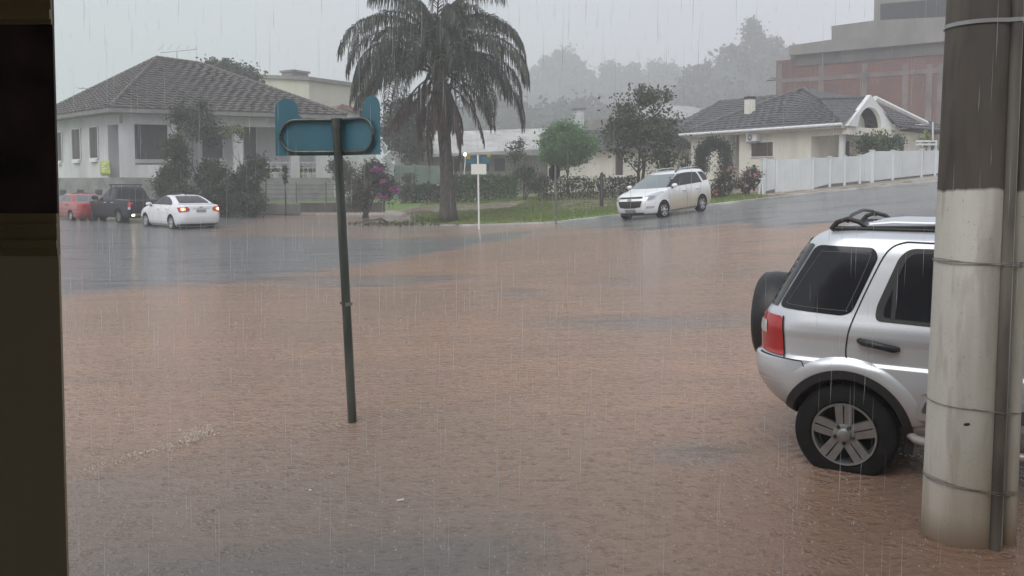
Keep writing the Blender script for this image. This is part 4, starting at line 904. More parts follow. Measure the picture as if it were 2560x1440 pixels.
qx, qy = at(1390, 558, 29.6).x, 29.6; qz = float(Wz(qx, qy))
ss = thing('octagon_sign', 'black octagonal back of a stop sign on a thin grey post at the kerb', 'sign', (qx, qy, qz)); mb = MB(); c = at(1388, 431, 29.6); mb.tube([(qx, qy, qz-.3), (c.x, qy, c.z+.26)], .034, 10); mb.build('post', mat('post_grey', (.20, .20, .185), .5, .3, var=.4, vscale=6), ss, 60)
rz = R(38); mb = MB(); oc = [Vector((math.cos(rz)*.275*math.cos(q), math.sin(rz)*.275*math.cos(q), .275*math.sin(q))) for q in (PI/8+k*PI/4 for k in range(8))]; n_ = Vector((-math.sin(rz), math.cos(rz), 0)); mb.prism([c+o_+n_*.04 for o_ in oc], n_*.006); mb.build('plate', mat('plate_black', (.02, .02, .021), .5), ss)
for px, yt, yb, Y, lab in ((1504, 431, 500, 37.5, 'dark weathered wooden fence post standing alone left of the minivan'), (1692, 424, 450, 41.5, 'short dark wooden post seen just above the minivan roof')):
    p = at(px, yb, Y); t = thing('fence_post', lab, 'post', (p.x, Y, gz(p.x, Y))); mb = MB(); mb.lathe([(.085, 0), (.08, .6), (.075, 1), (.04, 1.04)], 10, (p.x, Y, 0)); mb.v = [(v[0], v[1], gz(p.x, Y)-.1+(at(px, yt, Y).z-gz(p.x, Y)+.1)*v[2]/1.04) for v in mb.v]; mb.build('post', m_barkdark, t, 60)
sl = thing('street_lamp', 'lit white lamp on a thin curved white pole before the low building', 'street lamp', at(1158, 435, 56)); p0, p1 = at(1157, 436, 56), at(1163, 386, 56); mb = MB(); p0.z = gz(p0.x, 56); mb.tube([p0, p0.lerp(p1, .5)+Vector((-.02, 0, 0)), p1.lerp(p0, .15)+Vector((.03, 0, 0)), p1], .035, 8); mb.build('pole', m_whitepaint, sl, 60)
mb = MB(); mb.lathe([(.01, -.10), (.07, -.07), (.09, 0), (.07, .07), (.01, .10)], 14, p1); mb.build('lamp_globe', mat('lamp_lit', (1, 1, .97), emit=(1, .99, .96), estr=9), sl, 60)

# concrete utility pole
ux, uy = 2.352, 4.42
up = thing('utility_pole', 'thick concrete utility pole, white lower half and dark stained top, with conduits', 'pole', (ux, uy, 0))
m_pole = bpy.data.materials.new('pole_concrete'); m_pole.use_nodes = True; nt = m_pole.node_tree; b = nt.nodes['Principled BSDF']
tc = node(nt, 'ShaderNodeTexCoord'); sp = node(nt, 'ShaderNodeSeparateXYZ'); nt.links.new(tc.outputs['Object'], sp.inputs[0])
def ns(scale, detail, stretch=(1, 1, 1), rough=.5):
    mp = node(nt, 'ShaderNodeMapping'); mp.inputs['Scale'].default_value = stretch; n = node(nt, 'ShaderNodeTexNoise'); n.inputs['Scale'].default_value = scale; n.inputs['Detail'].default_value = detail; n.inputs['Roughness'].default_value = rough
    nt.links.new(tc.outputs['Object'], mp.inputs[0]); nt.links.new(mp.outputs[0], n.inputs[0]); return n
nA = ns(3, 8, (1, 1, .3), .6); nB = ns(2.2, 6, (1, 1, .12)); nC = ns(95, 2); nD = ns(14, 4, (1, 1, .2)); nE = ns(1.6, 5, (2, 2, .4))
paint = mixc(rng(nA.outputs[0], .35, .7), (.62, .60, .545), (.49, .475, .42)); paint = mixc(mth('MULTIPLY', rng(nB.outputs[0], .47, .60), .5), paint, (.26, .245, .19)); paint = mixc(mth('MULTIPLY', rng(nD.outputs[0], .54, .66), .4), paint, (.30, .27, .21))
paint = mixc(mth('MULTIPLY', rng(nC.outputs[0], .68, .72), .6), paint, (.10, .09, .07))
paint = mixc(mth('MULTIPLY', rng(sp.outputs[2], .55, .0), .5), paint, (.33, .25, .16))                 # mud splashed up from the flood
stain = mixc(rng(nB.outputs[0], .35, .65), (.050, .040, .032), (.125, .105, .085)); stain = mixc(rng(nD.outputs[0], .5, .75), stain, (.045, .036, .029))
lvl = mth('ADD', sp.outputs[2], mth('ADD', mth('MULTIPLY', mth('SUBTRACT', nE.outputs[0], .5), .07), mth('MULTIPLY', mth('SUBTRACT', nD.outputs[0], .5), .02)))
drip = mth('MULTIPLY', rng(nB.outputs[0], .46, .58), rng(sp.outputs[2], .7, 1.8)); paint = mixc(mth('MULTIPLY', drip, .55), paint, (.14, .115, .085)); paint = mixc(rng(sp.outputs[2], .16, -.02), paint, (.20, .135, .085))
nt.links.new(mixc(rng(lvl, 1.795, 1.81), paint, stain), b.inputs['Base Color']); b.inputs['Roughness'].default_value = .62
bp = node(nt, 'ShaderNodeBump'); bp.inputs['Strength'].default_value = .35; bp.inputs['Distance'].default_value = .01; nt.links.new(nD.outputs[0], bp.inputs['Height']); nt.links.new(bp.outputs[0], b.inputs['Normal'])
def pr_(z): return .186-.0062*z
LEAN = .014
mb = MB(); mb.lathe([(pr_(-.4+i*.5), -.4+i*.5) for i in range(19)], 64, (ux, uy, 0)); mb.v = [(v[0]+LEAN*v[2], v[1], v[2]) for v in mb.v]; shaft = mb.build('shaft', m_pole, up, 60)
def pos(q, z, o=0.): r_ = pr_(z)+o; return Vector((ux+LEAN*z+math.cos(q)*r_, uy+math.sin(q)*r_, z))
qc, qd = R(-66), R(-31)
m_cond = mat('conduit_paint', (.23, .205, .17), .55, var=.75, vscale=5, stretch=(1, 1, .25), color2=(.035, .028, .024), detail=8)
mb = MB(); mb.tube([pos(qc, z, .016) for z in np.arange(-.4, 8.6, .4)], .027, 12); mb.build('conduit', m_cond, up, 60)
mb = MB(); mb.tube([pos(R(-47), z, .010) for z in np.arange(-.4, 8.6, .4)], .008, 10); mb.build('cable', mat('cable_pale', (.42, .40, .36), .5, var=.5, vscale=6, stretch=(1, 1, .2)), up, 60)
mb = MB(); mb.tube([pos(qd, z, .034) for z in np.arange(-.4, 8.6, .4)], .036, 14); mb.build('conduit', m_pole, up, 60)
def bulge(q): q = (q+PI) % (2*PI)-PI; return .005+.042*math.exp(-((q-qc)/.17)**2)+.066*math.exp(-((q-qd)/.26)**2)
def band(z, name, m, w, wob=.0, thick=.004, strands=1):
    for s_ in range(strands):
        mb = MB(); path = [pos(q, z+wob*math.cos(q-R(200))+.006*s_+.004*math.sin(3*q+s_*2), bulge(q)) for q in (2*PI*i/72 for i in range(72))]
        mb.tube(path, thick, 6, closed=True); mb.build(name, m, up, 60)
m_wire = mat('tie_wire', (.30, .29, .27), .4, .8, var=.4, vscale=30)
mb = MB(); rows = []
for i in range(72): q = 2*PI*i/72; rows += [pos(q, 2.63, bulge(q)+.003), pos(q, 2.65, bulge(q)+.003)]
mb.add(rows, [(2*i, 2*((i+1) % 72), 2*((i+1) % 72)+1, 2*i+1) for i in range(72)]); mb.build('steel_strap', mat('strap_steel', (.42, .42, .41), .3, .9, var=.3), up, 60)
band(1.437, 'tie_wire', m_wire, .01, .006, .0018, 3); band(.70, 'tie_wire', m_wire, .01, .02, .0022, 1); band(.285, 'tie_wire', m_wire, .01, .028, .0016, 3)
mb = MB(); h = pos(R(-115), .635, .0); nrm = Vector((math.cos(R(-115)), math.sin(R(-115)), 0)); mb.lathe([(.011, 0), (.007, .003)], 6, (0, 0, 0)); mb.v = [(v[0]*1.5, v[1]*.8+v[0]*.3, v[2]) for v in mb.v]; rot = nrm.to_track_quat('Z', 'Y').to_matrix(); mb.v = [tuple(rot @ Vector(v)+h) for v in mb.v]; mb.build('drill_hole', m_shadow, up)

# ------------------------------------------------------------------ cars
def pchip(xs, ys):
    xs, ys = np.array(xs, float), np.array(ys, float); h = np.diff(xs); d = np.diff(ys)/h; m = np.zeros(len(xs)); m[0], m[-1] = d[0], d[-1]
    for i in range(1, len(xs)-1):
        if d[i-1]*d[i] > 0: w1, w2 = 2*h[i]+h[i-1], h[i]+2*h[i-1]; m[i] = (w1+w2)/(w1/d[i-1]+w2/d[i])
    def f(x):
        x = min(max(x, xs[0]), xs[-1]); i = min(max(int(np.searchsorted(xs, x))-1, 0), len(h)-1); t = (x-xs[i])/h[i]
        return (2*t**3-3*t*t+1)*ys[i]+(t**3-2*t*t+t)*h[i]*m[i]+(-2*t**3+3*t*t)*ys[i+1]+(t**3-t*t)*h[i]*m[i+1]
    return f
class Body:
    """stack of rounded plan outlines; rows: z, rear end, front end, half width, rear corner radius, front corner radius"""
    def __init__(s, rows, bow=(.05, .10)):
        c = list(zip(*rows)); s.z0, s.z1 = c[0][0], c[0][-1]; s.rows = rows
        s.ur, s.uf, s.hw, s.rr, s.rf = (pchip(c[0], k) for k in c[1:]); s.bow = bow
    def end(s, z, front):
        hw = s.hw(z); Rw = min((s.rf if front else s.rr)(z), hw*.8); e = (s.uf if front else s.ur)(z); sg = -1 if front else 1
        bw = s.bow[1 if front else 0]; fl = hw-Rw; return hw, Rw, e, sg, bw, fl, e+sg*bw*(fl/hw)**2
    def w(s, u, z):
        out = s.hw(z)
        for fr in (False, True):
            hw, Rw, e, sg, bw, fl, u0 = s.end(z, fr); t = (u-u0)*sg; Ru = Rw*1.25
            if t < 0: q = (u-e)*sg; out = min(out, hw*math.sqrt(max(0, q)/bw) if q > 0 else 0)
            elif t < Ru: out = min(out, fl+Rw*math.sqrt(max(0, 1-((Ru-t)/Ru)**2)))
        return out
    def u(s, w, z, front):
        w = abs(w); hw, Rw, e, sg, bw, fl, u0 = s.end(z, front)
        if w <= fl: return e+sg*bw*(w/hw)**2
        return u0+sg*Rw*1.25*(1-math.sqrt(max(0, 1-((w-fl)/Rw)**2)))
    def ring(s, z):
        H = []
        hw, Rw, e, sg, bw, fl, u0 = s.end(z, False)
        for i in range(7): w = fl*i/7; H.append((e+bw*(w/hw)**2, w))
        for i in range(8): q = PI/2*i/8; H.append((u0+Rw*1.25*(1-math.cos(q)), fl+Rw*math.sin(q)))
        a = u0+Rw*1.25; hw, Rw, e, sg, bw, fl, u0 = s.end(z, True); b_ = u0-Rw*1.25
        for i in range(34): H.append((a+(b_-a)*i/33, hw))
        for i in range(1, 9): q = PI/2*(1-i/8); H.append((u0-Rw*1.25*(1-math.cos(q)), fl+Rw*math.sin(q)))
        for i in range(6, -1, -1): w = fl*i/7; H.append((e-bw*(w/hw)**2, w))
        return [(u, w, z) for u, w in H]+[(u, -w, z) for u, w in H[-2:0:-1]]
    def build(s, name, m, parent, cuts, levels=70, crown=.03, smooth=32):
        zs = sorted(set(list(np.linspace(s.z0, s.z1, levels))+[r[0] for r in s.rows])); V = []; Fc = []
        for z in zs: V += s.ring(z)
        n = len(V)//len(zs)
        for i in range(len(zs)-1): Fc += [(i*n+j, i*n+(j+1) % n, (i+1)*n+(j+1) % n, (i+1)*n+j) for j in range(n)]
        Fc.append(list(range(n))[::-1]); top = V[-n:]; cu = sum(p[0] for p in top)/n; b0 = (len(zs)-1)*n
        for k in (.85, .6, .3): V += [(cu+(p[0]-cu)*k, p[1]*k, p[2]+crown*(1-k*k)) for p in top]; b1 = len(V)-n; Fc += [(b0+j, b0+(j+1) % n, b1+(j+1) % n, b1+j) for j in range(n)]; b0 = b1
        V.append((cu, 0, top[0][2]+crown)); Fc += [(b0+j, b0+(j+1) % n, len(V)-1) for j in range(n)]
        me = bpy.data.meshes.new(name); me.from_pydata(V, [], Fc); bm = bmesh.new(); bm.from_mesh(me); bmesh.ops.remove_doubles(bm, verts=bm.verts, dist=1e-5); bmesh.ops.recalc_face_normals(bm, faces=bm.faces); bm.to_mesh(me); bm.free()
        o = bpy.data.objects.new(name, me); COL.objects.link(o); me.materials.append(m); me.materials.append(m_black)
        cutters = []
        for (u, z, r) in cuts:
            for sg in (-1, 1):
                mb = MB(); y0, y1 = sorted((sg*(s.hw(z)-.33), sg*(s.hw(z)+.4))); mb.lathe([(r, y0), (r, y1)], 40, (u, 0, z), 'Y', mi=1); c = mb.build('wheel_cut', [m_black, m_black], None, None); cutters.append(c)
                md = o.modifiers.new('b', 'BOOLEAN'); md.operation = 'DIFFERENCE'; md.object = c; md.solver = 'EXACT'
        if cutters:
            dg = bpy.context.evaluated_depsgraph_get(); me2 = bpy.data.meshes.new_from_object(o.evaluated_get(dg)); o.modifiers.clear(); o.data = me2; bpy.data.meshes.remove(me); me = me2
            for c in cutters: cm = c.data; bpy.data.objects.remove(c); bpy.data.meshes.remove(cm)
        me.name = name; me.polygons.foreach_set('use_smooth', [True]*len(me.polygons)); me.set_sharp_from_angle(angle=R(smooth)); o.parent = parent; return o
def fillet(pts, r, n=4):
    out = []; k = len(pts)
    for i in range(k):
        p, a, b_ = (Vector(q) for q in (pts[i], pts[i-1], pts[(i+1) % k])); da, db = a-p, b_-p; t = min(r, da.length*.45, db.length*.45)
        A_, B2 = p+da.normalized()*t, p+db.normalized()*t
        for j in range(n+1): s_ = j/n; out.append(tuple(A_*(1-s_)**2+p*2*s_*(1-s_)+B2*s_*s_))
    return out
def flat_mesh(pts, step):
    bm = bmesh.new(); bm.faces.new([bm.verts.new((p[0], p[1], 0)) for p in pts])
    for ax_ in (0, 1):
        lo, hi = min(p[ax_] for p in pts), max(p[ax_] for p in pts); x = math.ceil(lo/step)*step
        while x < hi:
            if x > lo+1e-4 and x < hi-1e-4: nv = [0, 0, 0]; nv[ax_] = 1; co = [0, 0, 0]; co[ax_] = x+1e-5; bmesh.ops.bisect_plane(bm, geom=bm.verts[:]+bm.edges[:]+bm.faces[:], dist=1e-7, plane_co=co, plane_no=nv)
            x += step
    return bm
def mapped(pts, fn, name, m, parent, step=.06, thick=.012):
    bm = flat_mesh(pts, step)
    for v in bm.verts: v.co = fn(v.co.x, v.co.y)
    bmesh.ops.recalc_face_normals(bm, faces=bm.faces)
    me = bpy.data.meshes.new(name); bm.to_mesh(me); bm.free()
    return link_mesh(name, me, m, parent, 180)
def side_map(B, sg, off):
    def f(u, z):
        w = B.w(u, z); e = .012; n_ = Vector((-(B.w(u+e, z)-B.w(u-e, z))/(2*e), 1, -(B.w(u, z+e)-B.w(u, z-e))/(2*e))); n_.x = max(-6, min(6, n_.x)); n_.normalize()
        p = Vector((u, w, z))+n_*off; return Vector((p.x, sg*p.y, p.z))
    return f
def end_map(B, front, off):
    def f(w, z):
        e = .012; u = B.u(w, z, front); n_ = Vector((1, -(B.u(w+e, z, front)-B.u(w-e, z, front))/(2*e), -(B.u(w, z+e, front)-B.u(w, z-e, front))/(2*e)))
        if not front: n_ = -n_
        return Vector((u, w, z))+n_.normalized()*off
    return f
def side_panel(B, pts, name, m, parent, off=.004, r=.03, sides=(-1, 1), step=.06, label=None):
    pts = fillet(pts, r) if r else pts; return [mapped(pts, side_map(B, sg, off), name, m, parent, step) for sg in sides]
def end_panel(B, pts, front, name, m, parent, off=.004, r=.03, mirror=False, step=.06):
    pts = fillet(pts, r) if r else pts; out = [mapped(pts, end_map(B, front, off), name, m, parent, step)]
    if mirror: out.append(mapped([(-a, b_) for a, b_ in pts], end_map(B, front, off), name, m, parent, step))
    return out
def strip(pts, w):
    P = [Vector(p) for p in pts]; L_, R_ = [], []
    for i, p in enumerate(P): t = (P[min(i+1, len(P)-1)]-P[max(i-1, 0)]).normalized(); n_ = Vector((-t.y, t.x))*w; L_.append(tuple(p+n_)); R_.append(tuple(p-n_))
    return L_+R_[::-1]
def side_lines(B, lines, w, name, m, parent, off=.0025, sides=(-1, 1), smoothed=True):
    for l in lines:
        for sg in sides:
            q = []; fm = side_map(B, sg, off)
            for a, b_ in zip(l, l[1:]):
                k = max(1, int((Vector(b_)-Vector(a)).length/.03)); q += [tuple(Vector(a).lerp(Vector(b_), i/k)) for i in range(k)]
            q.append(l[-1]); P = [Vector(p) for p in q]; mb = MB(); vs = []
            for i, p in enumerate(P): t = (P[min(i+1, len(P)-1)]-P[max(i-1, 0)]).normalized(); n_ = Vector((-t.y, t.x))*w; vs += [fm(*(p+n_)), fm(*(p-n_))]
            mb.add(vs, [(2*i, 2*i+1, 2*i+3, 2*i+2) for i in range(len(P)-1)]); mb.build(name, m, parent, 180, local=True)
def curve(*p, n=8):
    """smooth curve through points (Catmull-Rom)"""
    P = [Vector(q) for q in p]; out = []
    for i in range(len(P)-1):
        a, b_, c, d = P[max(i-1, 0)], P[i], P[i+1], P[min(i+2, len(P)-1)]
        for j in range(n): t = j/n; out.append(tuple(.5*((2*b_)+(c-a)*t+(2*a-5*b_+4*c-d)*t*t+(3*b_-a-3*c+d)*t**3)))
    out.append(tuple(P[-1])); return out
def wheel(parent, u, y, z, r, w, sg, rim_r, spokes, m_rim, kind='single', rot=0.):
    """tyre with a rim of spokes inside it; sg: side the face looks to"""
    mb = MB(); prof = [(rim_r*.97, -w*.42), (rim_r+.012, -w*.5), (r-.035, -w*.5), (r-.010, -w*.42), (r, -w*.30), (r, w*.30), (r-.010, w*.42), (r-.035, w*.5), (rim_r+.012, w*.5), (rim_r*.97, w*.42), (rim_r*.95, 0)]
    mb.lathe(prof, 48, (u, y, z), 'Y', cap=False)
    k = len(prof); n = 48; o = len(mb.v)-k*n; mb.f += [(o+(k-1)*n+j, o+(k-1)*n+(j+1) % n, o+(j+1) % n, o+j) for j in range(n)]; mb.m += [0]*n
    for q in (-.12, .12): pass
    t = mb.build('wheel', m_rubber, parent, 40, local=True)
    f = y+sg*w*.46; mb = MB(); d = sg
    mb.lathe([(rim_r, f+d*.004), (rim_r*.985, f+d*.014), (rim_r*.93, f+d*.012), (rim_r*.90, f-d*.05), (rim_r*.88, f-d*.12)], 48, (u, 0, z), 'Y', cap=False)
    for i in range(spokes):
        q = 2*PI*i/spokes+rot
        for off in ((-.115, .115) if kind == 'double' else (0,)):
            wd0 = .021 if kind == 'double' else rim_r*.17; wd1 = .025 if kind == 'double' else rim_r*.13
            c, s_ = math.cos(q), math.sin(q)
            def pt(rad, t, dep): return Vector((u+c*rad-s_*t, f+d*dep, z+s_*rad+c*t))
            o1 = off*.42; o2 = off*.42
            if kind == 'double': o1 = math.copysign(.024, off); o2 = math.copysign(.030, off)
            a0, a1 = rim_r*.22, rim_r*.955
            vs = [pt(a0, o1-wd0, .0), pt(a0, o1+wd0, .0), pt(a1, o2+wd1, .010), pt(a1, o2-wd1, .010), pt(a0, o1-wd0, -.03), pt(a0, o1+wd0, -.03), pt(a1, o2+wd1, -.03), pt(a1, o2-wd1, -.03)]
            mb.add(vs, [(0, 1, 2, 3), (4, 7, 6, 5), (0, 4, 5, 1), (1, 5, 6, 2), (2, 6, 7, 3), (3, 7, 4, 0)])
    mb.lathe([(rim_r*.34, f-d*.03), (rim_r*.33, f+d*.004), (rim_r*.24, f+d*.010)], 24, (u, 0, z), 'Y')
    if kind == 'double':
        for i in range(5): q = 2*PI*(i+.5)/5+rot; mb.lathe([(.013, f+d*.0), (.012, f+d*.014)], 8, (u+math.cos(q)*rim_r*.28, 0, z+math.sin(q)*rim_r*.28), 'Y', mi=1)
    rim = mb.build('rim', [m_rim, m_black], t, 35, local=True)
    mb = MB(); mb.lathe([(rim_r*.21, f+d*.008), (rim_r*.20, f+d*.028), (rim_r*.12, f+d*.036)], 20, (u, 0, z), 'Y'); mb.build('hub_cap', m_rim, rim, 35, local=True)
    mb = MB(); mb.lathe([(rim_r*.88, f-d*.10), (rim_r*.3, f-d*.10), (rim_r*.1, f-d*.09)], 24, (u, 0, z), 'Y'); mb.build('brake_disc', mat('brake_grey', (.02, .02, .02), .6, .2, var=.3), t, None, local=True)
    return t
def mirror_part(parent, m, u, y, z, sg, s=1.):
    mb = MB(); prof = []; mb.tube([(u-.02, y-sg*.12, z-.05), (u, y, z)], [.03, .035], 8, mi=1)
    V = []; 
    for i in range(9):
        for j in range(12):
            a = PI*i/8; q = 2*PI*j/12; V.append((u+.10*s*math.sin(a)*math.cos(q)*(1 if math.cos(q) > 0 else .35), y+sg*.02+.13*s*math.cos(a), z+.04+.085*s*math.sin(a)*math.sin(q)))
    mb.add(V, [(i*12+j, i*12+(j+1) % 12, (i+1)*12+(j+1) % 12, (i+1)*12+j) for i in range(8) for j in range(12)]); return mb.build('wing_mirror', [m, m_black], parent, 60, local=True)
def handle(parent, m, u, y, z, sg, L=.2, slope=0.):
    mb = MB(); mb.tube([(u-L/2, y, z-slope*L/2), (u-L*.4, y+sg*.03, z-slope*L*.4), (u+L*.4, y+sg*.03, z+slope*L*.4), (u+L/2, y, z+slope*L/2)], [.016, .023, .023, .016], 8); return mb.build('door_handle', m, parent, 50, local=True)
def place(name, label, loc, heading, pitch=0., roll=0., cat='car'): return thing(name, label, cat, loc, (roll, pitch, heading))
def paint(name, c, **k): return mat(name, c, k.pop('rough', .32), coat=1., coatrough=.05, **k)
m_glasscar = mat('car_glass', (.016, .017, .021), .10, spec=.38)
m_gap = mat('panel_gap', (.012, .012, .012), .7)
m_chrome = mat('alloy_rim', (.58, .58, .58), .25, .9, var=.1)
m_red = mat('lamp_red', (.40, .008, .010), .10, coat=1.); m_clear = mat('lamp_clear', (.62, .62, .64), .08, .35, coat=1.)
m_plate = mat('number_plate', (.30, .30, .29), .5, var=.3, vscale=18)

# --- silver compact suv in the foreground
SUV = [(.30, -.28, 3.02, .76, .26, .35), (.40, -.44, 3.18, .825, .27, .38), (.50, -.56, 3.25, .852, .27, .4), (.60, -.625, 3.28, .862, .27, .4), (.70, -.65, 3.28, .865, .27, .4), (.765, -.645, 3.26, .863, .27, .4),
       (.79, -.60, 3.22, .846, .25, .4), (.90, -.60, 3.16, .853, .25, .42), (.955, -.597, 3.08, .864, .25, .43), (.985, -.592, 2.98, .862, .25, .45), (1.06, -.575, 2.22, .842, .25, .45), (1.09, -.555, 2.10, .833, .25, .42), (1.25, -.475, 1.84, .795, .23, .3),
       (1.40, -.395, 1.62, .760, .21, .25), (1.50, -.335, 1.46, .733, .19, .22), (1.56, -.285, 1.34, .700, .18, .2), (1.60, -.215, 1.20, .640, .18, .2), (1.622, -.10, 1.05, .54, .15, .18)]
hd = R(-31); O_ = at(2110, 1085, 5.4); aV = Vector((math.cos(hd), math.sin(hd), 0)); nV = Vector((math.sin(hd), -math.cos(hd), 0))
oc = O_-nV*.855; suv = place('silver_suv', 'silver compact suv with roof rails and rear spare wheel behind the utility pole', (oc.x, oc.y, -.075), hd)
m_silver = paint('silver_paint', (.62, .64, .67), metal=.45, rough=.36)
nt = m_silver.node_tree; b = nt.nodes['Principled BSDF']; tc = node(nt, 'ShaderNodeTexCoord'); sp = node(nt, 'ShaderNodeSeparateXYZ'); nt.links.new(tc.outputs['Object'], sp.inputs[0])
def ns(scale, detail, stretch=(1, 1, 1), rough=.5):
    n = node(nt, 'ShaderNodeTexNoise'); n.inputs['Scale'].default_value = scale; n.inputs['Detail'].default_value = detail; nt.links.new(tc.outputs['Object'], n.inputs[0]); return n
nz = ns(3.5, 6); lv = mth('ADD', sp.outputs[2], mth('MULTIPLY', mth('SUBTRACT', nz.outputs[0], .5), .3)); dirt = mth('MULTIPLY', rng(lv, .70, .36), .75)       # road dirt low on the flanks
nt.links.new(mixc(dirt, (.62, .64, .67), (.26, .20, .16)), b.inputs['Base Color']); nt.links.new(rng(dirt, 0, 1, .45, 0), b.inputs['Metallic'])
vz = node(nt, 'ShaderNodeTexVoronoi'); vz.inputs['Scale'].default_value = 75; nt.links.new(tc.outputs['Object'], vz.inputs[0])                              # rain beads on the paint
bp = node(nt, 'ShaderNodeBump'); bp.inputs['Strength'].default_value = .10; bp.inputs['Distance'].default_value = .004; nt.links.new(rng(vz.outputs['Distance'], .0, .25, 1, 0), bp.inputs['Height']); nt.links.new(bp.outputs[0], b.inputs['Normal']); nt.links.new(bp.outputs[0], b.inputs['Coat Normal'])
B = Body(SUV, (.045, .12)); WB = 2.49; ZC = .325
B.build('body', m_silver, suv, [(0, ZC, .385), (WB, ZC, .385)], 80, .025)
side_panel(B, [(-.445, 1.092), (-.03, 1.072), (.028, 1.10), (.165, 1.45), (.135, 1.505), (-.222, 1.51)], 'quarter_window', m_glasscar, suv, .004, .05)
side_panel(B, [(-.60, 1.10), (-.456, 1.093), (-.233, 1.512), (-.40, 1.512)], 'rear_glass_wrap', mat('gloss_black', (.012, .012, .013), .12, coat=.6), suv, .005, .015, step=.025)
end_panel(B, [(-.66, 1.10), (.66, 1.10), (.57, 1.50), (-.57, 1.50)], False, 'rear_window', m_glasscar, suv, .004, .06)
side_lines(B, [curve((-.38, 1.13), (-.36, 1.118), (-.03, 1.105), (.0, 1.13), (.11, 1.43), (.085, 1.465), (-.15, 1.47), (-.20, 1.44), (-.38, 1.13))], .0016, 'glass_border', mat('border_grey', (.10, .10, .105), .4), suv, .0055)
for pts in ([(.165, 1.055), (.168, 1.14), (.285, 1.455), (.345, 1.508), (.845, 1.515), (.875, 1.49), (.875, 1.035)], [(.945, 1.032), (.935, 1.49), (.965, 1.515), (1.36, 1.515), (1.90, 1.075), (1.90, 1.04)]): side_panel(B, pts, 'window_frame', m_black, suv, .004, .05)
for pts in ([(.21, 1.08), (.215, 1.14), (.325, 1.44), (.37, 1.478), (.835, 1.485), (.848, 1.47), (.848, 1.06)], [(.972, 1.055), (.963, 1.47), (.975, 1.485), (1.34, 1.485), (1.82, 1.09), (1.82, 1.062)]): side_panel(B, pts, 'door_window', m_glasscar, suv, .0075, .04)
side_lines(B, [[(.268, 1.075), (.275, 1.36)]], .012, 'window_divider', m_black, suv, .009)
side_lines(B, [curve((.86, 1.535), (.42, 1.545), (.30, 1.54), (.215, 1.485), (.14, 1.33), (.035, 1.05), (.005, .92), (.0, .82), (.03, .755)), [(.91, 1.535), (.91, .50)], curve((1.93, .48), (1.93, .80), (1.90, 1.05))], .0045, 'door_gap', m_gap, suv)
side_lines(B, [[(-.57, .775), (-.36, .765), (-.27, .76), (-.245, .70)]], .0035, 'bumper_gap', m_gap, suv)
side_lines(B, [[(-.60, .615), (-.40, .60)]], .006, 'bumper_crease', mat('crease_light', (.62, .63, .65), .3, .5), suv, .004)
side_panel(B, [(-.575, .785), (-.385, .775), (-.40, 1.035), (-.565, 1.045)], 'tail_light', m_red, suv, .012, .02, step=.02)
side_panel(B, [(-.572, .925), (-.505, .915), (-.508, .995), (-.568, 1.0)], 'reverse_lens', m_clear, suv, .016, .012, step=.02)
side_lines(B, [[(-.384, .77), (-.398, 1.04)]], .005, 'lamp_gap', m_gap, suv, .006)
for sg in (-1, 1):
    for u0 in (0, WB):                                   # black wheel arch liner edge and silver flare outside it
        mb = MB(); vs = []; N = 40
        for i in range(N+1):
            q = R(-14)+R(208)*i/N
            for rad, off in ((.340, -.012), (.350, .014), (.404, .015)):
                u, z = u0+rad*math.cos(q), ZC+rad*math.sin(q); vs.append((u, sg*(B.w(min(max(u, -.45), 3.0), max(z, .31))+off), z))
        mb.add(vs, [(3*i+j, 3*i+j+1, 3*i+j+4, 3*i+j+3) for i in range(N) for j in range(2)]); mb.build('arch_trim', m_black, suv, 60, local=True)
        mb = MB(); vs = []
        for i in range(N+1):
            q = (R(14) if u0 == 0 else R(-8))+R(124 if u0 == 0 else 190)*i/N
            for rad, off in ((.402, .012), (.418, .017), (.452, .016), (.478, .005), (.490, -.003)):
                off = -.003+(off+.003)*min(1, (N-i+.2)/9); u, z = u0+rad*math.cos(q), ZC+rad*math.sin(q); vs.append((u, sg*(B.w(min(max(u, -.6), 3.2), z)+off), z))
        mb.add(vs, [(5*i+j, 5*i+j+1, 5*i+j+6, 5*i+j+5) for i in range(N) for j in range(4)]); mb.build('wheel_flare', m_silver, suv, 60, local=True)
    handle(suv, m_black, .19, sg*B.w(.19, .91), .91, sg, .23, -.16); handle(suv, m_black, 1.12, sg*B.w(1.12, .9), .90, sg, .23, -.10)
    mb = MB(); mb.tube([(.36, sg*.76, .36), (.42, sg*.85, .345), (.55, sg*.885, .335), (1.95, sg*.885, .33), (2.08, sg*.80, .34)], .03, 10); mb.build('sill_step', m_silver, suv, 50, local=True)
    mb = MB(); y = sg*.60; zr = 1.612; path = [(-.15, y, zr-.006), (-.115, y, zr+.045), (-.05, y, zr+.068), (.02, y, zr+.05), (.075, y, zr+.012), (.55, y, zr+.03), (1.0, y, zr+.02), (1.06, y, zr-.01)]
    mb.tube(path, [.020, .017, .016, .016, .014, .013, .013, .016], 10); mb.tube([(-.15, y, zr+.004), (1.05, y, zr+.004)], .017, 8); rl = mb.build('roof_rail', m_black, suv, 60, local=True)
    mirror_part(suv, m_black, 1.86, sg*1.0, 1.06, sg, 1.1)
mb = MB(); mb.tube([(-.05, -.60, 1.665), (-.05, -.45, 1.70), (-.05, 0, 1.72), (-.05, .45, 1.70), (-.05, .60, 1.665)], .012, 10); mb.build('cross_bar', m_black, suv, 60, local=True)
mb = MB(); mb.tube([(.85, -.60, 1.63), (.85, -.45, 1.69), (.85, 0, 1.71), (.85, .45, 1.69), (.85, .60, 1.63)], .016, 10); mb.build('cross_bar', m_black, suv, 60, local=True)
mb = MB()
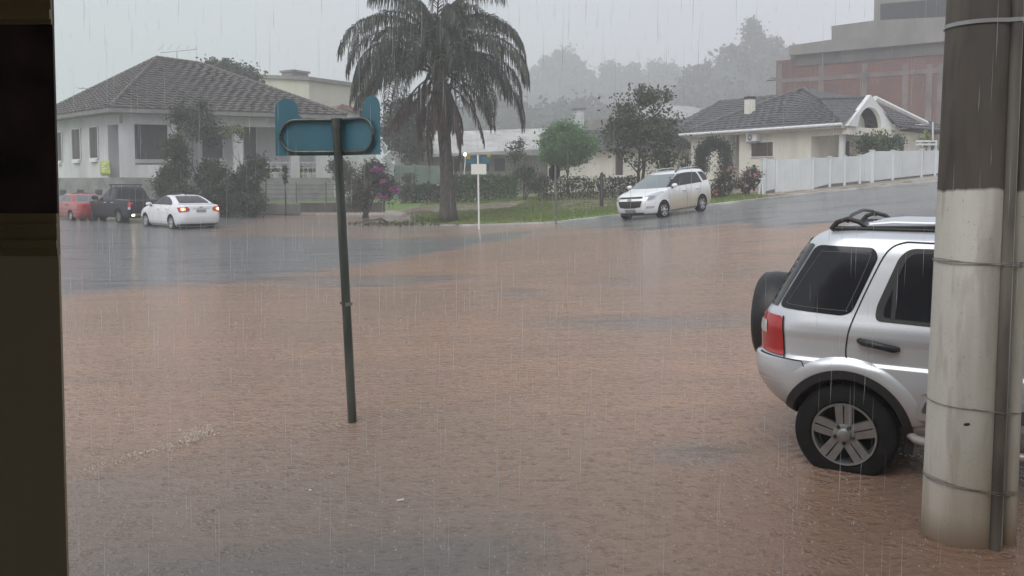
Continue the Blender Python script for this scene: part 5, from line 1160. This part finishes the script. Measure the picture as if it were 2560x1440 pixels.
for y in (-.36, -.18, 0, .18, .36): mb.tube([(.05, y, 1.630), (.2, y, 1.646), (.9, y, 1.646), (1.02, y, 1.63)], .022, 8)
mb.build('roof_ribs', m_silver, suv, 60, local=True)
for pts in ([(.41, .475), (.46, .64), (.90, .64), (.90, .475)], [(.92, .475), (.92, .64), (1.92, .64), (2.02, .475)]):
    side_panel(B, pts, 'side_cladding', m_silver, suv, .018, .025); side_panel(B, [(pts[0][0]+.03, .525), (pts[1][0]+.01, .605), (pts[2][0]-.012, .605), (pts[3][0]-.02, .525)], 'rub_strip', mat('strip_grey', (.10, .10, .10), .45), suv, .023, .02)
side_lines(B, [[(.44, .665), (.90, .665)], [(.92, .665), (1.98, .665)]], .022, 'cladding_ledge', m_silver, suv, .022)
m_rimgrey = mat('rim_grey', (.30, .30, .295), .36, .7, var=.15, vscale=20)
for u0 in (0, WB):
    for sg in (-1, 1): wheel(suv, u0, sg*.755, ZC-.01, .312, .21, sg, .200, 5, m_rimgrey, 'double', R(92))
mb = MB(); mb.lathe([(.10, -.56), (.30, -.60), (.338, -.635), (.345, -.74), (.335, -.815), (.30, -.845), (.15, -.868), (.02, -.872)], 48, (.07, .06, .895), 'X'); mb.build('spare_wheel', mat('tyre_cover', (.016, .016, .017), .45, var=.3, vscale=8, bump=.1, bscale=40), suv, 50, local=True)
end_panel(B, [(-.16, .58), (.16, .58), (.16, .68), (-.16, .68)], False, 'number_plate', m_plate, suv, .008, .01)
end_panel(B, [(.42, .76), (.80, .72), (.80, .90), (.50, .93)], True, 'headlight', m_clear, suv, .006, .03, True); end_panel(B, [(-.36, .74), (.36, .74), (.36, .90), (-.36, .90)], True, 'grille', m_black, suv, .006, .03)
end_panel(B, [(-.66, 1.09), (.66, 1.09), (.58, 1.50), (-.58, 1.50)], True, 'windscreen', m_glasscar, suv, .004, .05)

# --- white sedan with its brake lights on
SED = [(.17, -.70, 3.36, .76, .25, .4), (.26, -.84, 3.52, .845, .3, .45), (.40, -.925, 3.62, .885, .3, .5), (.58, -.955, 3.65, .895, .3, .5), (.72, -.945, 3.60, .895, .3, .5), (.83, -.925, 3.46, .888, .3, .5), (.92, -.91, 3.15, .872, .28, .45), (1.00, -.90, 2.70, .85, .26, .4),
       (1.045, -.86, 2.40, .825, .22, .3), (1.07, -.62, 2.26, .805, .15, .25), (1.10, -.40, 2.16, .79, .12, .2), (1.20, -.13, 1.90, .745, .12, .16), (1.30, .14, 1.64, .70, .12, .15), (1.38, .40, 1.40, .655, .12, .15), (1.43, .62, 1.18, .60, .12, .15), (1.455, .85, .98, .52, .05, .05)]
rw = at(427, 572, 32.6); hdg = math.atan2(.724, -.69); rgt = Vector((.724, .69, 0)); oc = Vector((rw.x, rw.y, 0))+rgt*.86
m_wcar = paint('white_car_paint', (.84, .85, .86), rough=.3)
sed = place('white_sedan', 'white sedan with glowing brake lights driving away through the flood', (oc.x, oc.y, -.07), hdg); B = Body(SED, (.06, .22)); WB = 2.685
B.build('body', m_wcar, sed, [(0, .325, .365), (WB, .325, .365)], 70, .02)
dlo = curve((2.25, 1.045), (1.75, 1.285), (1.35, 1.375), (.95, 1.395), (.55, 1.345), (.2, 1.22), (.02, 1.10), n=5)+[(.03, 1.045)]
side_panel(B, dlo, 'window_frame', m_black, sed, .003, 0, step=.05)
side_panel(B, curve((2.05, 1.06), (1.72, 1.265), (1.35, 1.352), (1.11, 1.365), n=5)+[(1.11, 1.06)], 'door_window', m_glasscar, sed, .006, 0, step=.05); side_panel(B, curve((1.04, 1.367), (.6, 1.33), (.25, 1.20), (.09, 1.085), n=5)+[(.10, 1.06), (1.04, 1.06)], 'door_window', m_glasscar, sed, .006, 0, step=.05)
end_panel(B, [(-.64, 1.115), (.64, 1.115), (.50, 1.40), (-.50, 1.40)], False, 'rear_window', m_glasscar, sed, .005, .07); end_panel(B, [(-.66, 1.085), (.66, 1.085), (.53, 1.40), (-.53, 1.40)], True, 'windscreen', m_glasscar, sed, .005, .07)
end_panel(B, [(-.50, .80), (-.84, .76), (-.865, .96), (-.56, .985), (-.46, .90)], False, 'tail_light', m_red, sed, .012, .03, True, .04)
m_brake = mat('brake_glow', (1, .2, .08), .2, emit=(1, .13, .05), estr=3.5)
end_panel(B, [(-.62, .84), (-.78, .82), (-.80, .94), (-.64, .955)], False, 'brake_lamp', m_brake, sed, .016, .05, True, .03)
mb = MB()
for sg in (-1, 1): mb.lathe([(.001, -.022), (.045, -.010), (.05, .0)], 14, (B.u(sg*.71, .885, False), sg*.71, .885), 'X')
mb.build('bulb_glow', mat('bulb_glow', (1, .7, .3), emit=(1, .55, .16), estr=12.), sed, 60, local=True)
end_panel(B, [(-.20, .755), (.20, .755), (.20, .875), (-.20, .875)], False, 'number_plate', m_plate, sed, .012, .01); end_panel(B, [(-.34, .90), (.34, .90), (.34, .925), (-.34, .925)], False, 'trunk_trim', m_chrome, sed, .010, .008)
m_gold = mat('emblem_gold', (.46, .42, .32), .3, .8)
def emblem(B, front, z, parent, s=1.): mb = MB(); fm = end_map(B, front, .018); pts = [(-.10, -.018), (-.045, -.018), (-.03, -.032), (.045, -.032), (.05, -.018), (.10, -.018), (.09, .018), (.045, .018), (.03, .032), (-.045, .032), (-.05, .018), (-.09, .018)]; mb.prism([fm(a*s, z+b_*s) for a, b_ in pts], (.008 if front else -.008, 0, 0)); mb.build('emblem', m_gold, parent, None, local=True)
emblem(B, False, .965, sed, .8)
side_lines(B, [curve((1.08, 1.40), (1.075, 1.06), (1.06, .8), (1.07, .26)), curve((.10, 1.05), (.19, .85), (.33, .60), (.37, .45)), curve((2.18, 1.04), (2.24, .80), (2.22, .3))], .005, 'door_gap', m_gap, sed); side_lines(B, [[(.35, .25), (2.3, .25)]], .006, 'sill_gap', m_gap, sed)
for sg in (-1, 1):
    handle(sed, m_wcar, .38, sg*B.w(.38, .90), .90, sg); handle(sed, m_wcar, 1.28, sg*B.w(1.28, .88), .88, sg); mirror_part(sed, m_wcar, 2.0, sg*.96, 1.02, sg)
    for u0 in (0, WB): wheel(sed, u0, sg*.775, .325, .325, .215, sg, .218, 10, m_chrome)
mb = MB(); mb.tube([(.55, 0, 1.44), (.42, 0, 1.54)], .008, 6); mb.prism([(.52, -.015, 1.44), (.62, -.015, 1.47), (.66, -.015, 1.455)], (0, .03, 0)); mb.build('roof_antenna', m_black, sed, None, local=True)
end_panel(B, [(-.86, .30), (.86, .30), (.80, .20), (-.80, .20)], False, 'rear_valance', m_black, sed, .006, .03); end_panel(B, [(.50, .66), (.85, .62), (.86, .84), (.62, .80)], True, 'headlight', m_clear, sed, .006, .03, True)

# --- dark pickup
PIC = [(.32, -.95, 3.95, .80, .15, .35), (.42, -1.10, 4.06, .885, .15, .4), (.60, -1.16, 4.10, .915, .14, .4), (.80, -1.16, 4.08, .92, .12, .4), (.98, -1.15, 3.9, .915, .12, .4), (1.08, -1.14, 3.3, .90, .12, .35), (1.13, -1.10, 2.75, .88, .1, .3), (1.155, .40, 2.65, .86, .08, .25),
       (1.30, .52, 2.40, .80, .08, .2), (1.50, .60, 2.08, .735, .1, .2), (1.66, .70, 1.80, .68, .1, .2), (1.74, .85, 1.55, .60, .1, .15), (1.765, 1.05, 1.35, .5, .05, .05)]
rw = at(298, 558, 37.3); oc = Vector((rw.x, 37.3, 0))+Vector((.675, .74, 0))*.86; hdp = math.atan2(.675, -.74)
m_dcar = mat('dark_car_paint', (.012, .013, .015), .45, spec=.3, coat=.15); pic = place('dark_pickup', 'dark double cab pickup with roof bars between the red car and white sedan', (oc.x, oc.y, -.08), hdp, cat='pickup'); B = Body(PIC, (.03, .2)); WB = 3.2
B.build('body', m_dcar, pic, [(0, .37, .43), (WB, .37, .43)], 70, .02)
side_panel(B, [(.62, 1.17), (.70, 1.60), (1.18, 1.66), (1.18, 1.17)], 'door_window', m_glasscar, pic, .005, .04); side_panel(B, [(1.28, 1.17), (1.28, 1.66), (1.75, 1.62), (2.40, 1.22), (2.40, 1.17)], 'door_window', m_glasscar, pic, .005, .04)
end_panel(B, [(-.66, 1.22), (.66, 1.22), (.58, 1.64), (-.58, 1.64)], False, 'rear_window', m_glasscar, pic, .006, .05); end_panel(B, [(-.70, 1.20), (.70, 1.20), (.58, 1.66), (-.58, 1.66)], True, 'windscreen', m_glasscar, pic, .006, .05)
side_panel(B, [(-1.13, .72), (-1.03, .72), (-1.03, 1.06), (-1.13, 1.06)], 'tail_light', m_red, pic, .010, .015, step=.03); side_panel(B, [(-1.128, .73), (-1.04, .73), (-1.04, .83), (-1.128, .83)], 'reverse_lens', m_clear, pic, .014, .01, step=.03)
end_panel(B, [(-.72, .62), (.72, .62), (.72, 1.06), (-.72, 1.06)], False, 'tailgate', m_dcar, pic, .012, .03); end_panel(B, [(-.80, .44), (.80, .44), (.80, .56), (-.80, .56)], False, 'rear_bumper', m_metal, pic, .05, .03)
side_lines(B, [[(1.23, 1.68), (1.23, .45)], [(.47, 1.14), (.47, .48)], [(2.45, 1.14), (2.45, .5)]], .006, 'door_gap', m_gap, pic)
for sg in (-1, 1):
    mirror_part(pic, m_dcar, 2.3, sg*1.02, 1.2, sg, 1.25); handle(pic, m_chrome, .65, sg*.925, 1.02, sg); handle(pic, m_chrome, 1.42, sg*.925, 1.02, sg)
    mb = MB(); mb.tube([(-1.0, sg*.84, 1.16), (.38, sg*.80, 1.165)], .022, 8); mb.build('bed_rail', m_metal, pic, 60, local=True)
    for u0 in (0, WB): wheel(pic, u0, sg*.79, .37, .375, .24, sg, .215, 6, m_metal)
for u in (.95, 1.5):
    mb = MB(); mb.tube([(u, -.68, 1.86), (u, .68, 1.86)], .026, 8)
    for sg in (-1, 1): mb.tube([(u, sg*.58, 1.70), (u, sg*.58, 1.86)], .025, 6)
    mb.build('roof_bar', m_black, pic, 60, local=True)
fl_ = at(306, 541, 36.2); 
mb = MB()
wl_ = Matrix.Rotation(-hdp, 3, 'Z') @ (at(308, 548, 36.4)-Vector((oc.x, oc.y, -.08))); 
end_panel(B, [(.66, .45), (.78, .45), (.78, .53), (.66, .53)], False, 'fog_lamp', mat('lamp_amber', (1, .8, .5), .2, emit=(1, .72, .36), estr=5), pic, .056, .02, False, .03)

# --- red sedan, mostly cut by the door
RED = [(.18, -.80, 3.30, .74, .2, .4), (.28, -.92, 3.42, .82, .22, .45), (.45, -.98, 3.48, .84, .22, .45), (.62, -.97, 3.46, .845, .2, .45), (.78, -.95, 3.25, .835, .2, .4), (.90, -.93, 2.75, .815, .18, .35), (.95, -.86, 2.42, .80, .14, .3), (.98, -.35, 2.30, .78, .12, .2), (1.10, -.12, 2.05, .735, .1, .15), (1.25, .15, 1.72, .68, .1, .15), (1.34, .38, 1.48, .635, .1, .12), (1.385, .65, 1.2, .56, .06, .1), (1.40, .85, 1.0, .48, .04, .05)]
rw = at(177, 553, 39.4); oc = Vector((rw.x, 39.4, 0))+Vector((.675, .74, 0))*.8; m_rcar = paint('red_car_paint', (.36, .028, .022), rough=.35)
red = place('red_sedan', 'red older sedan parked nearest the dark door edge at the far left', (oc.x, oc.y, -.06), math.atan2(.675, -.74)); B = Body(RED, (.05, .2)); WB = 2.47
B.build('body', m_rcar, red, [(0, .29, .33), (WB, .29, .33)], 60, .02)
m_glasspale = mat('pale_glass', (.10, .12, .13), .05, spec=.8)
side_panel(B, [(.05, 1.0), (.35, 1.27), (.98, 1.33), (.98, 1.0)], 'door_window', m_glasspale, red, .005, .04); side_panel(B, [(1.06, 1.0), (1.06, 1.33), (1.42, 1.30), (2.12, 1.0)], 'door_window', m_glasspale, red, .005, .04)
end_panel(B, [(-.62, 1.02), (.62, 1.02), (.50, 1.30), (-.50, 1.30)], False, 'rear_window', m_glasspale, red, .005, .05); end_panel(B, [(-.45, .70), (-.82, .68), (-.82, .84), (-.45, .84)], False, 'tail_light', m_red, red, .01, .02, True)
side_lines(B, [[(1.02, 1.35), (1.02, .3)], [(.12, .98), (.3, .5)]], .005, 'door_gap', m_gap, red); side_lines(B, [[(-.9, .52), (-.35, .52)], [(.36, .52), (2.1, .52)]], .02, 'rub_strip', m_metal, red, .012)
end_panel(B, [(-.68, 1.0), (.68, 1.0), (.52, 1.3), (-.52, 1.3)], True, 'windscreen', m_glasspale, red, .005, .05)
for sg in (-1, 1):
    mirror_part(red, m_rcar, 1.95, sg*.92, .99, sg, .85); handle(red, m_black, .42, sg*.84, .84, sg)
    for u0 in (0, WB): wheel(red, u0, sg*.735, .29, .30, .185, sg, .18, 7, m_chrome)

# --- white minivan coming down the side street
MPV = [(.19, -.74, 3.30, .76, .25, .4), (.28, -.84, 3.42, .84, .28, .5), (.45, -.90, 3.50, .865, .28, .55), (.62, -.91, 3.52, .868, .28, .55), (.78, -.90, 3.46, .868, .26, .55), (.88, -.89, 3.32, .865, .25, .5), (.97, -.87, 3.02, .855, .24, .45), (1.04, -.85, 2.66, .84, .23, .4), (1.09, -.83, 2.46, .825, .22, .34),
       (1.25, -.75, 2.12, .785, .2, .24), (1.42, -.66, 1.72, .74, .18, .2), (1.54, -.58, 1.40, .70, .17, .18), (1.61, -.48, 1.10, .64, .15, .15), (1.64, -.30, .85, .55, .12, .12)]
m_mpv = bpy.data.materials.new('muddy_white_paint'); m_mpv.use_nodes = True; nt = m_mpv.node_tree; b = nt.nodes['Principled BSDF']; tc = node(nt, 'ShaderNodeTexCoord'); sp = node(nt, 'ShaderNodeSeparateXYZ'); nt.links.new(tc.outputs['Object'], sp.inputs[0])
def ns(scale, detail, stretch=(1, 1, 1), rough=.5):
    n = node(nt, 'ShaderNodeTexNoise'); n.inputs['Scale'].default_value = scale; n.inputs['Detail'].default_value = detail; nt.links.new(tc.outputs['Object'], n.inputs[0]); return n
nz = ns(1.4, 5); lv = mth('ADD', sp.outputs[2], mth('MULTIPLY', mth('SUBTRACT', nz.outputs[0], .5), .35)); fx = rng(sp.outputs[0], 2.5, 2.15); dirt = mth('MULTIPLY', rng(lv, 1.0, .55), fx)   # dried mud on the flank
nt.links.new(mixc(mth('MULTIPLY', dirt, .85), (.85, .86, .86), (.50, .41, .28)), b.inputs['Base Color']); nt.links.new(rng(dirt, 0, 1, .3, .6), b.inputs['Roughness']); nt.links.new(rng(dirt, 0, 1, 1, .1), b.inputs['Coat Weight'])
fw, rwp = at(1660, 546, 28.0), at(1763, 531, 29.93); fw.z, rwp.z = float(Wz(fw.x, fw.y)), float(Wz(rwp.x, rwp.y))
d2 = Vector((fw.x-rwp.x, fw.y-rwp.y, 0)).normalized(); hdm = math.atan2(d2.y, d2.x); lft = Vector((-d2.y, d2.x, 0)); oc = rwp-lft*.82; oc.z = (float(Wz(oc.x, oc.y))+rwp.z)/2
zf = float(Wz(*(oc+d2*2.62).xy)); rl_ = float(Wz(*(oc-lft*.8).xy))-float(Wz(*(oc+lft*.8).xy))
mpv = place('white_minivan', 'white minivan with mud-stained flank and silver roof rails on the sloping side street', (oc.x, oc.y, oc.z-.035), hdm, -math.asin((zf-oc.z)/2.62), -math.asin(rl_/1.6)*.8, 'minivan'); B = Body(MPV, (.05, .2)); WB = 2.62
B.build('body', m_mpv, mpv, [(0, .32, .365), (WB, .32, .365)], 70, .02)
side_panel(B, curve((2.36, 1.085), (2.06, 1.27), (1.66, 1.44), (1.25, 1.525), (.7, 1.545), (.12, 1.52), n=5)+[(.02, 1.40), (-.12, 1.12)], 'window_frame', m_black, mpv, .004, 0, step=.05)
side_panel(B, curve((2.15, 1.115), (1.66, 1.405), (1.25, 1.495), (1.10, 1.505), n=5)+[(1.10, 1.115)], 'door_window', m_glasscar, mpv, .007, 0, step=.05); side_panel(B, [(1.03, 1.51), (.70, 1.52), (.15, 1.495), (.06, 1.40), (-.06, 1.14), (1.03, 1.115)], 'door_window', m_glasscar, mpv, .007, .03, step=.05)
side_panel(B, [(-.24, 1.17), (-.02, 1.52), (-.36, 1.50), (-.60, 1.24), (-.56, 1.19)], 'quarter_window', m_glasscar, mpv, .006, .05, step=.04)
m_ws = mat('windscreen_glass', (.16, .20, .20), .03, spec=1.0)
end_panel(B, [(-.76, 1.085), (.76, 1.085), (.60, 1.53), (-.60, 1.53)], True, 'windscreen', m_ws, mpv, .006, .06); end_panel(B, [(-.62, 1.12), (.62, 1.12), (.54, 1.5), (-.54, 1.5)], False, 'rear_window', m_glasscar, mpv, .006, .05)
end_panel(B, [(.46, .735), (.66, .69), (.80, .72), (.862, .96), (.80, .985), (.55, .86)], True, 'headlight', m_clear, mpv, .010, .03, True, .03); end_panel(B, [(.54, .745), (.70, .72), (.78, .76), (.80, .86), (.68, .86)], True, 'headlight_bowl', mat('lamp_dark', (.34, .34, .36), .1, .6, coat=1.), mpv, .013, .04, True, .03)
end_panel(B, [(-.50, .795), (.50, .795), (.46, .85), (-.46, .85)], True, 'upper_grille', m_black, mpv, .010, .02, step=.05); end_panel(B, [(-.50, .71), (.50, .71), (.43, .50), (.20, .465), (-.20, .465), (-.43, .50)], True, 'lower_grille', m_black, mpv, .010, .03, step=.05); emblem(B, True, .755, mpv, .9)
end_panel(B, [(-.50, .30), (.50, .30), (.46, .235), (-.46, .235)], True, 'bumper_intake', m_black, mpv, .010, .02, step=.05); end_panel(B, [(-.22, .305), (.22, .305), (.22, .425), (-.22, .425)], True, 'number_plate', m_plate, mpv, .014, .01)
end_panel(B, [(.58, .44), (.78, .44), (.80, .50), (.62, .52)], True, 'fog_lamp', m_clear, mpv, .010, .02, True, .03); end_panel(B, [(-.8, .245), (.8, .245), (.76, .20), (-.76, .20)], True, 'bumper_lip', m_black, mpv, .010, .01)
side_panel(B, [(-.84, .82), (-.72, .86), (-.70, 1.02), (-.80, 1.09)], 'tail_light', m_red, mpv, .010, .03, step=.03)
side_lines(B, [curve((1.06, 1.53), (1.06, 1.1), (1.05, .8), (1.06, .28)), curve((-.02, 1.12), (.12, .85), (.30, .62), (.40, .42)), curve((2.22, 1.09), (2.26, .8), (2.2, .3))], .005, 'door_gap', m_gap, mpv); side_lines(B, [[(.38, .26), (2.25, .26)]], .008, 'sill_gap', m_gap, mpv)
for sg in (-1, 1):
    handle(mpv, m_mpv, .32, sg*B.w(.32, .93), .93, sg); handle(mpv, m_mpv, 1.24, sg*B.w(1.24, .92), .92, sg); mirror_part(mpv, m_wcar, 2.02, sg*.95, 1.10, sg, .9)
    mb = MB(); y = sg*.56; mb.tube([(1.24, y, 1.60), (1.10, y, 1.665), (.9, y, 1.70), (.3, y, 1.72), (-.2, y, 1.70), (-.42, y, 1.64)], [.024, .026, .018, .018, .02, .022], 8); rl = mb.build('roof_rail', mat('rail_silver', (.6, .6, .6), .3, .7), mpv, 60, local=True)
    mb = MB(); mb.tube([(1.27, y, 1.59), (1.12, y, 1.658), (1.02, y, 1.682)], .026, 8); mb.tube([(-.12, y, 1.69), (-.44, y, 1.635)], .032, 8); mb.build('rail_foot', m_black, rl, 60, local=True)
    for u0 in (0, WB): wheel(mpv, u0, sg*.76, .32, .318, .205, sg, .205, 6, m_chrome)
mb = MB(); mb.tube([(1.02, 0, 1.655), (.90, 0, 1.74)], .009, 6); mb.build('roof_antenna', m_black, mpv, None, local=True)

for o_, k in ((sed, .935), (pic, .93), (red, .93), (mpv, .925)):                  # overall size; the wheelbase centre stays where it is
    c_ = Vector((1.3, 0, 0)); m_ = o_.rotation_euler.to_matrix(); o_.location = o_.location+m_ @ (c_*(1-k)); o_.scale = (k, k, k)

# ------------------------------------------------------------------ shop door, and unseen shop walls added for their effect on the light
shop = thing('shop_front', 'dark brown shop door leaf with moulded rail cutting off the left edge, with added unseen room', 'building', (-.9, .9, .2))
m_bounce = mat('bounce_plaster', (.78, .76, .70), .85, var=.2); m_door = mat('door_paint', (.42, .35, .24), .4, var=.2, vscale=2, stretch=(1, 1, .3)); m_rail = mat('door_rail', (.27, .205, .10), .38, var=.25, vscale=3)  # shop plaster kept pale to bounce light onto door and foreground
mb = MB(); mb.box((0, -3.05, 1.9), (8, .2, 3.4)); mb.box((-4, -1, 1.9), (.2, 4.2, 3.4)); mb.box((4, -1, 1.9), (.2, 4.2, 3.4)); mb.box((0, -1, 3.5), (8.4, 4.6, .2)); mb.build('wall', m_bounce, shop)  # unseen room shell, added to keep the door side dark
mb = MB(); mb.box((-5.6, 1.02, 1.75), (6.8, .24, 4.1)); mb.box((6.0, 1.02, 1.75), (8, .24, 4.1)); mb.box((-.1, 1.02, 3.6), (4.195, .235, .4)); mb.build('unseen_facade', m_bounce, shop)  # unseen front wall, its height and pale colour shaped for foreground light
mb = MB(); mb.box((0, -1, -.02), (8, 4.0, .44)); mb.build('unseen_floor', m_bounce, shop)
YD = 1.30; x0 = -2.1
def zy(y): return at(100, y, YD).z
def xe(y): return at(134+39*y/1440, y, YD+.016).x
def dslab(mb, y0, y1, o0, o1): mb.prism([(x0, YD+o0, zy(y0)), (xe(y0), YD+o0, zy(y0)), (xe(y1), YD+o0, zy(y1)), (x0, YD+o0, zy(y1))], (0, o1-o0, 0))
mb = MB(); dslab(mb, 2350, 640, .010, .016); dl = mb.build('door_panel', m_door, shop)
mb = MB(); dslab(mb, 535, -620, .011, .016); mb.build('door_glass', mat('dark_pane', (.045, .024, .024), .3, var=.8, vscale=14), shop)
mb = MB()
for y0, y1, o in ((641, 622, .012), (621.5, 600, .03), (599.5, 566, .016), (565.5, 560, .024), (559.5, 534, .012)): dslab(mb, y0, y1, .009-o*.15, .0165)
mb.build('door_rail', m_rail, shop)
mb = MB(); dslab(mb, 58, -40, .007, .0165); dslab(mb, 46, 22, .003, .0068); mb.build('transom', m_rail, shop)

# ------------------------------------------------------------------ splashes, foam, floating litter, rain
m_splash = mat('splash_water', (.75, .74, .72), .15, spec=.6, alpha=.5)
def on_water(n, y0, y1, xr=.66):
    y = y0*(y1/y0)**RNG.random(n); x = (RNG.random(n)*2-1)*xr*y; return x, y, Wz(x, y)
n = 7500; x, y, z = on_water(n, 3.6, 22); keep = (y < Ey(x)-.3); x, y, z = x[keep], y[keep], z[keep]; V = []; Fq = []
for a, b_, c in zip(x, y, z):
    k = random.randint(2, 4); s_ = random.uniform(.35, 1.1)
    for i in range(k):
        q = random.uniform(0, 2*PI); r_ = .007*s_; h_ = random.uniform(.003, .013)*s_; w_ = .0016*s_*(1+b_*.07); p = Vector((a+math.cos(q)*r_, b_+math.sin(q)*r_, c)); t = Vector((-math.sin(q), math.cos(q), 0))*w_; o_ = Vector((math.cos(q), math.sin(q), 0))*h_*.6
        o = len(V); V += [p-t, p+t, p+o_+Vector((0, 0, h_)), p-Vector((math.cos(q), math.sin(q), 0))*w_]; Fq += [o, o+1, o+2, o+1, o+3, o+2, o+3, o, o+2]
tag(np_mesh('rain_splashes', [tuple(v) for v in V], Fq, m_splash, k=3), kind='stuff', label='tiny splashes where raindrops strike the flood water')
# foam where the water runs over the pavement edge
fp = []
for i in range(900):
    t = random.random()**.7; x_ = -2.75+.52*t+random.gauss(0, .03); y_ = 5.36+.78*t+random.gauss(0, .025+.05*t); fp.append((x_, y_, .002+random.random()*.012))
for i in range(700): fp.append((-2.27+random.gauss(0, .055), 6.18+random.gauss(0, .10), .002+random.random()*.02))
for i in range(120): t = random.random(); fp.append((-.62+.42*t+random.gauss(0, .02), 12.75-.18*t+random.gauss(0, .03), .003))
for i in range(90): t = random.random(); fp.append((1.45+.5*t, 9.9-.05*t+random.gauss(0, .03), .003))
tag(leaves('foam', fp, .013, mat('foam', (.60, .53, .46), .4, alpha=.65), droop=0), kind='stuff', label='pale foam where the flood runs over the pavement edge')
for i, (px, py, lab) in enumerate(((776, 1228, 'tiny white scrap floating below the blue sign post'), (1001, 1253, 'thin white sliver floating right of the blue sign post foot'))):
    d = ray(px, py); p = Vector((0, 0, CAM_H))+d*(-CAM_H/d.z); t = thing('litter', lab, 'litter', p); mb = MB(); mb.box(p+Vector((0, 0, .006)), (.012+.03*i, .012, .008), R(30)); mb.build('scrap', m_whitefl, t)
# falling rain
n = 1500; y = 2.6*(30/2.6)**RNG.random(n); x = (RNG.random(n)*2-1)*.62*y; z = Wz(x, np.minimum(y, 30))+RNG.random(n)*np.minimum(1.9+.26*y, 7); L = RNG.uniform(.12, .34, n); w = RNG.uniform(.0006, .0011, n)*(.6+y*.09)
sl_ = RNG.normal(.015, .01, n); a = np.stack([x, y, z], 1); tp_ = a+np.stack([sl_*L, np.zeros(n), L], 1); md_ = (a+tp_)/2-np.array([0, 0, .2])*L[:, None]
V = np.stack([a, md_+np.stack([w, -w*.6, 0*w], 1), md_+np.stack([-w, -w*.6, 0*w], 1), md_+np.stack([0*w, w, 0*w], 1), tp_], 1).reshape(-1, 3); k = np.arange(n)[:, None]*5
Fq = np.concatenate([k+np.array([[0, 1, 2]]), k+np.array([[0, 3, 1]]), k+np.array([[0, 2, 3]]), k+np.array([[4, 2, 1]]), k+np.array([[4, 1, 3]]), k+np.array([[4, 3, 2]])], 1)
tag(np_mesh('rain', V, Fq, mat('rain_water', (.80, .82, .84), .2, alpha=.021, trans=.5), k=3), kind='stuff', label='falling rain drops')

# ------------------------------------------------------------------ rain haze
mb = MB(); mb.box((30, 250, 45), (560, 600, 98)); hz = mb.build('haze', bpy.data.materials.new('rain_haze')); hm = hz.data.materials[0]; hm.use_nodes = True; nt = hm.node_tree; nt.nodes.clear()
pv = node(nt, 'ShaderNodeVolumePrincipled'); pv.inputs['Color'].default_value = (.97, .98, 1, 1); pv.inputs['Density'].default_value = .0033; pv.inputs['Anisotropy'].default_value = 0
oo = node(nt, 'ShaderNodeOutputMaterial'); nt.links.new(pv.outputs[0], oo.inputs['Volume']); tag(hz, kind='stuff', label='pale rain haze filling the air')
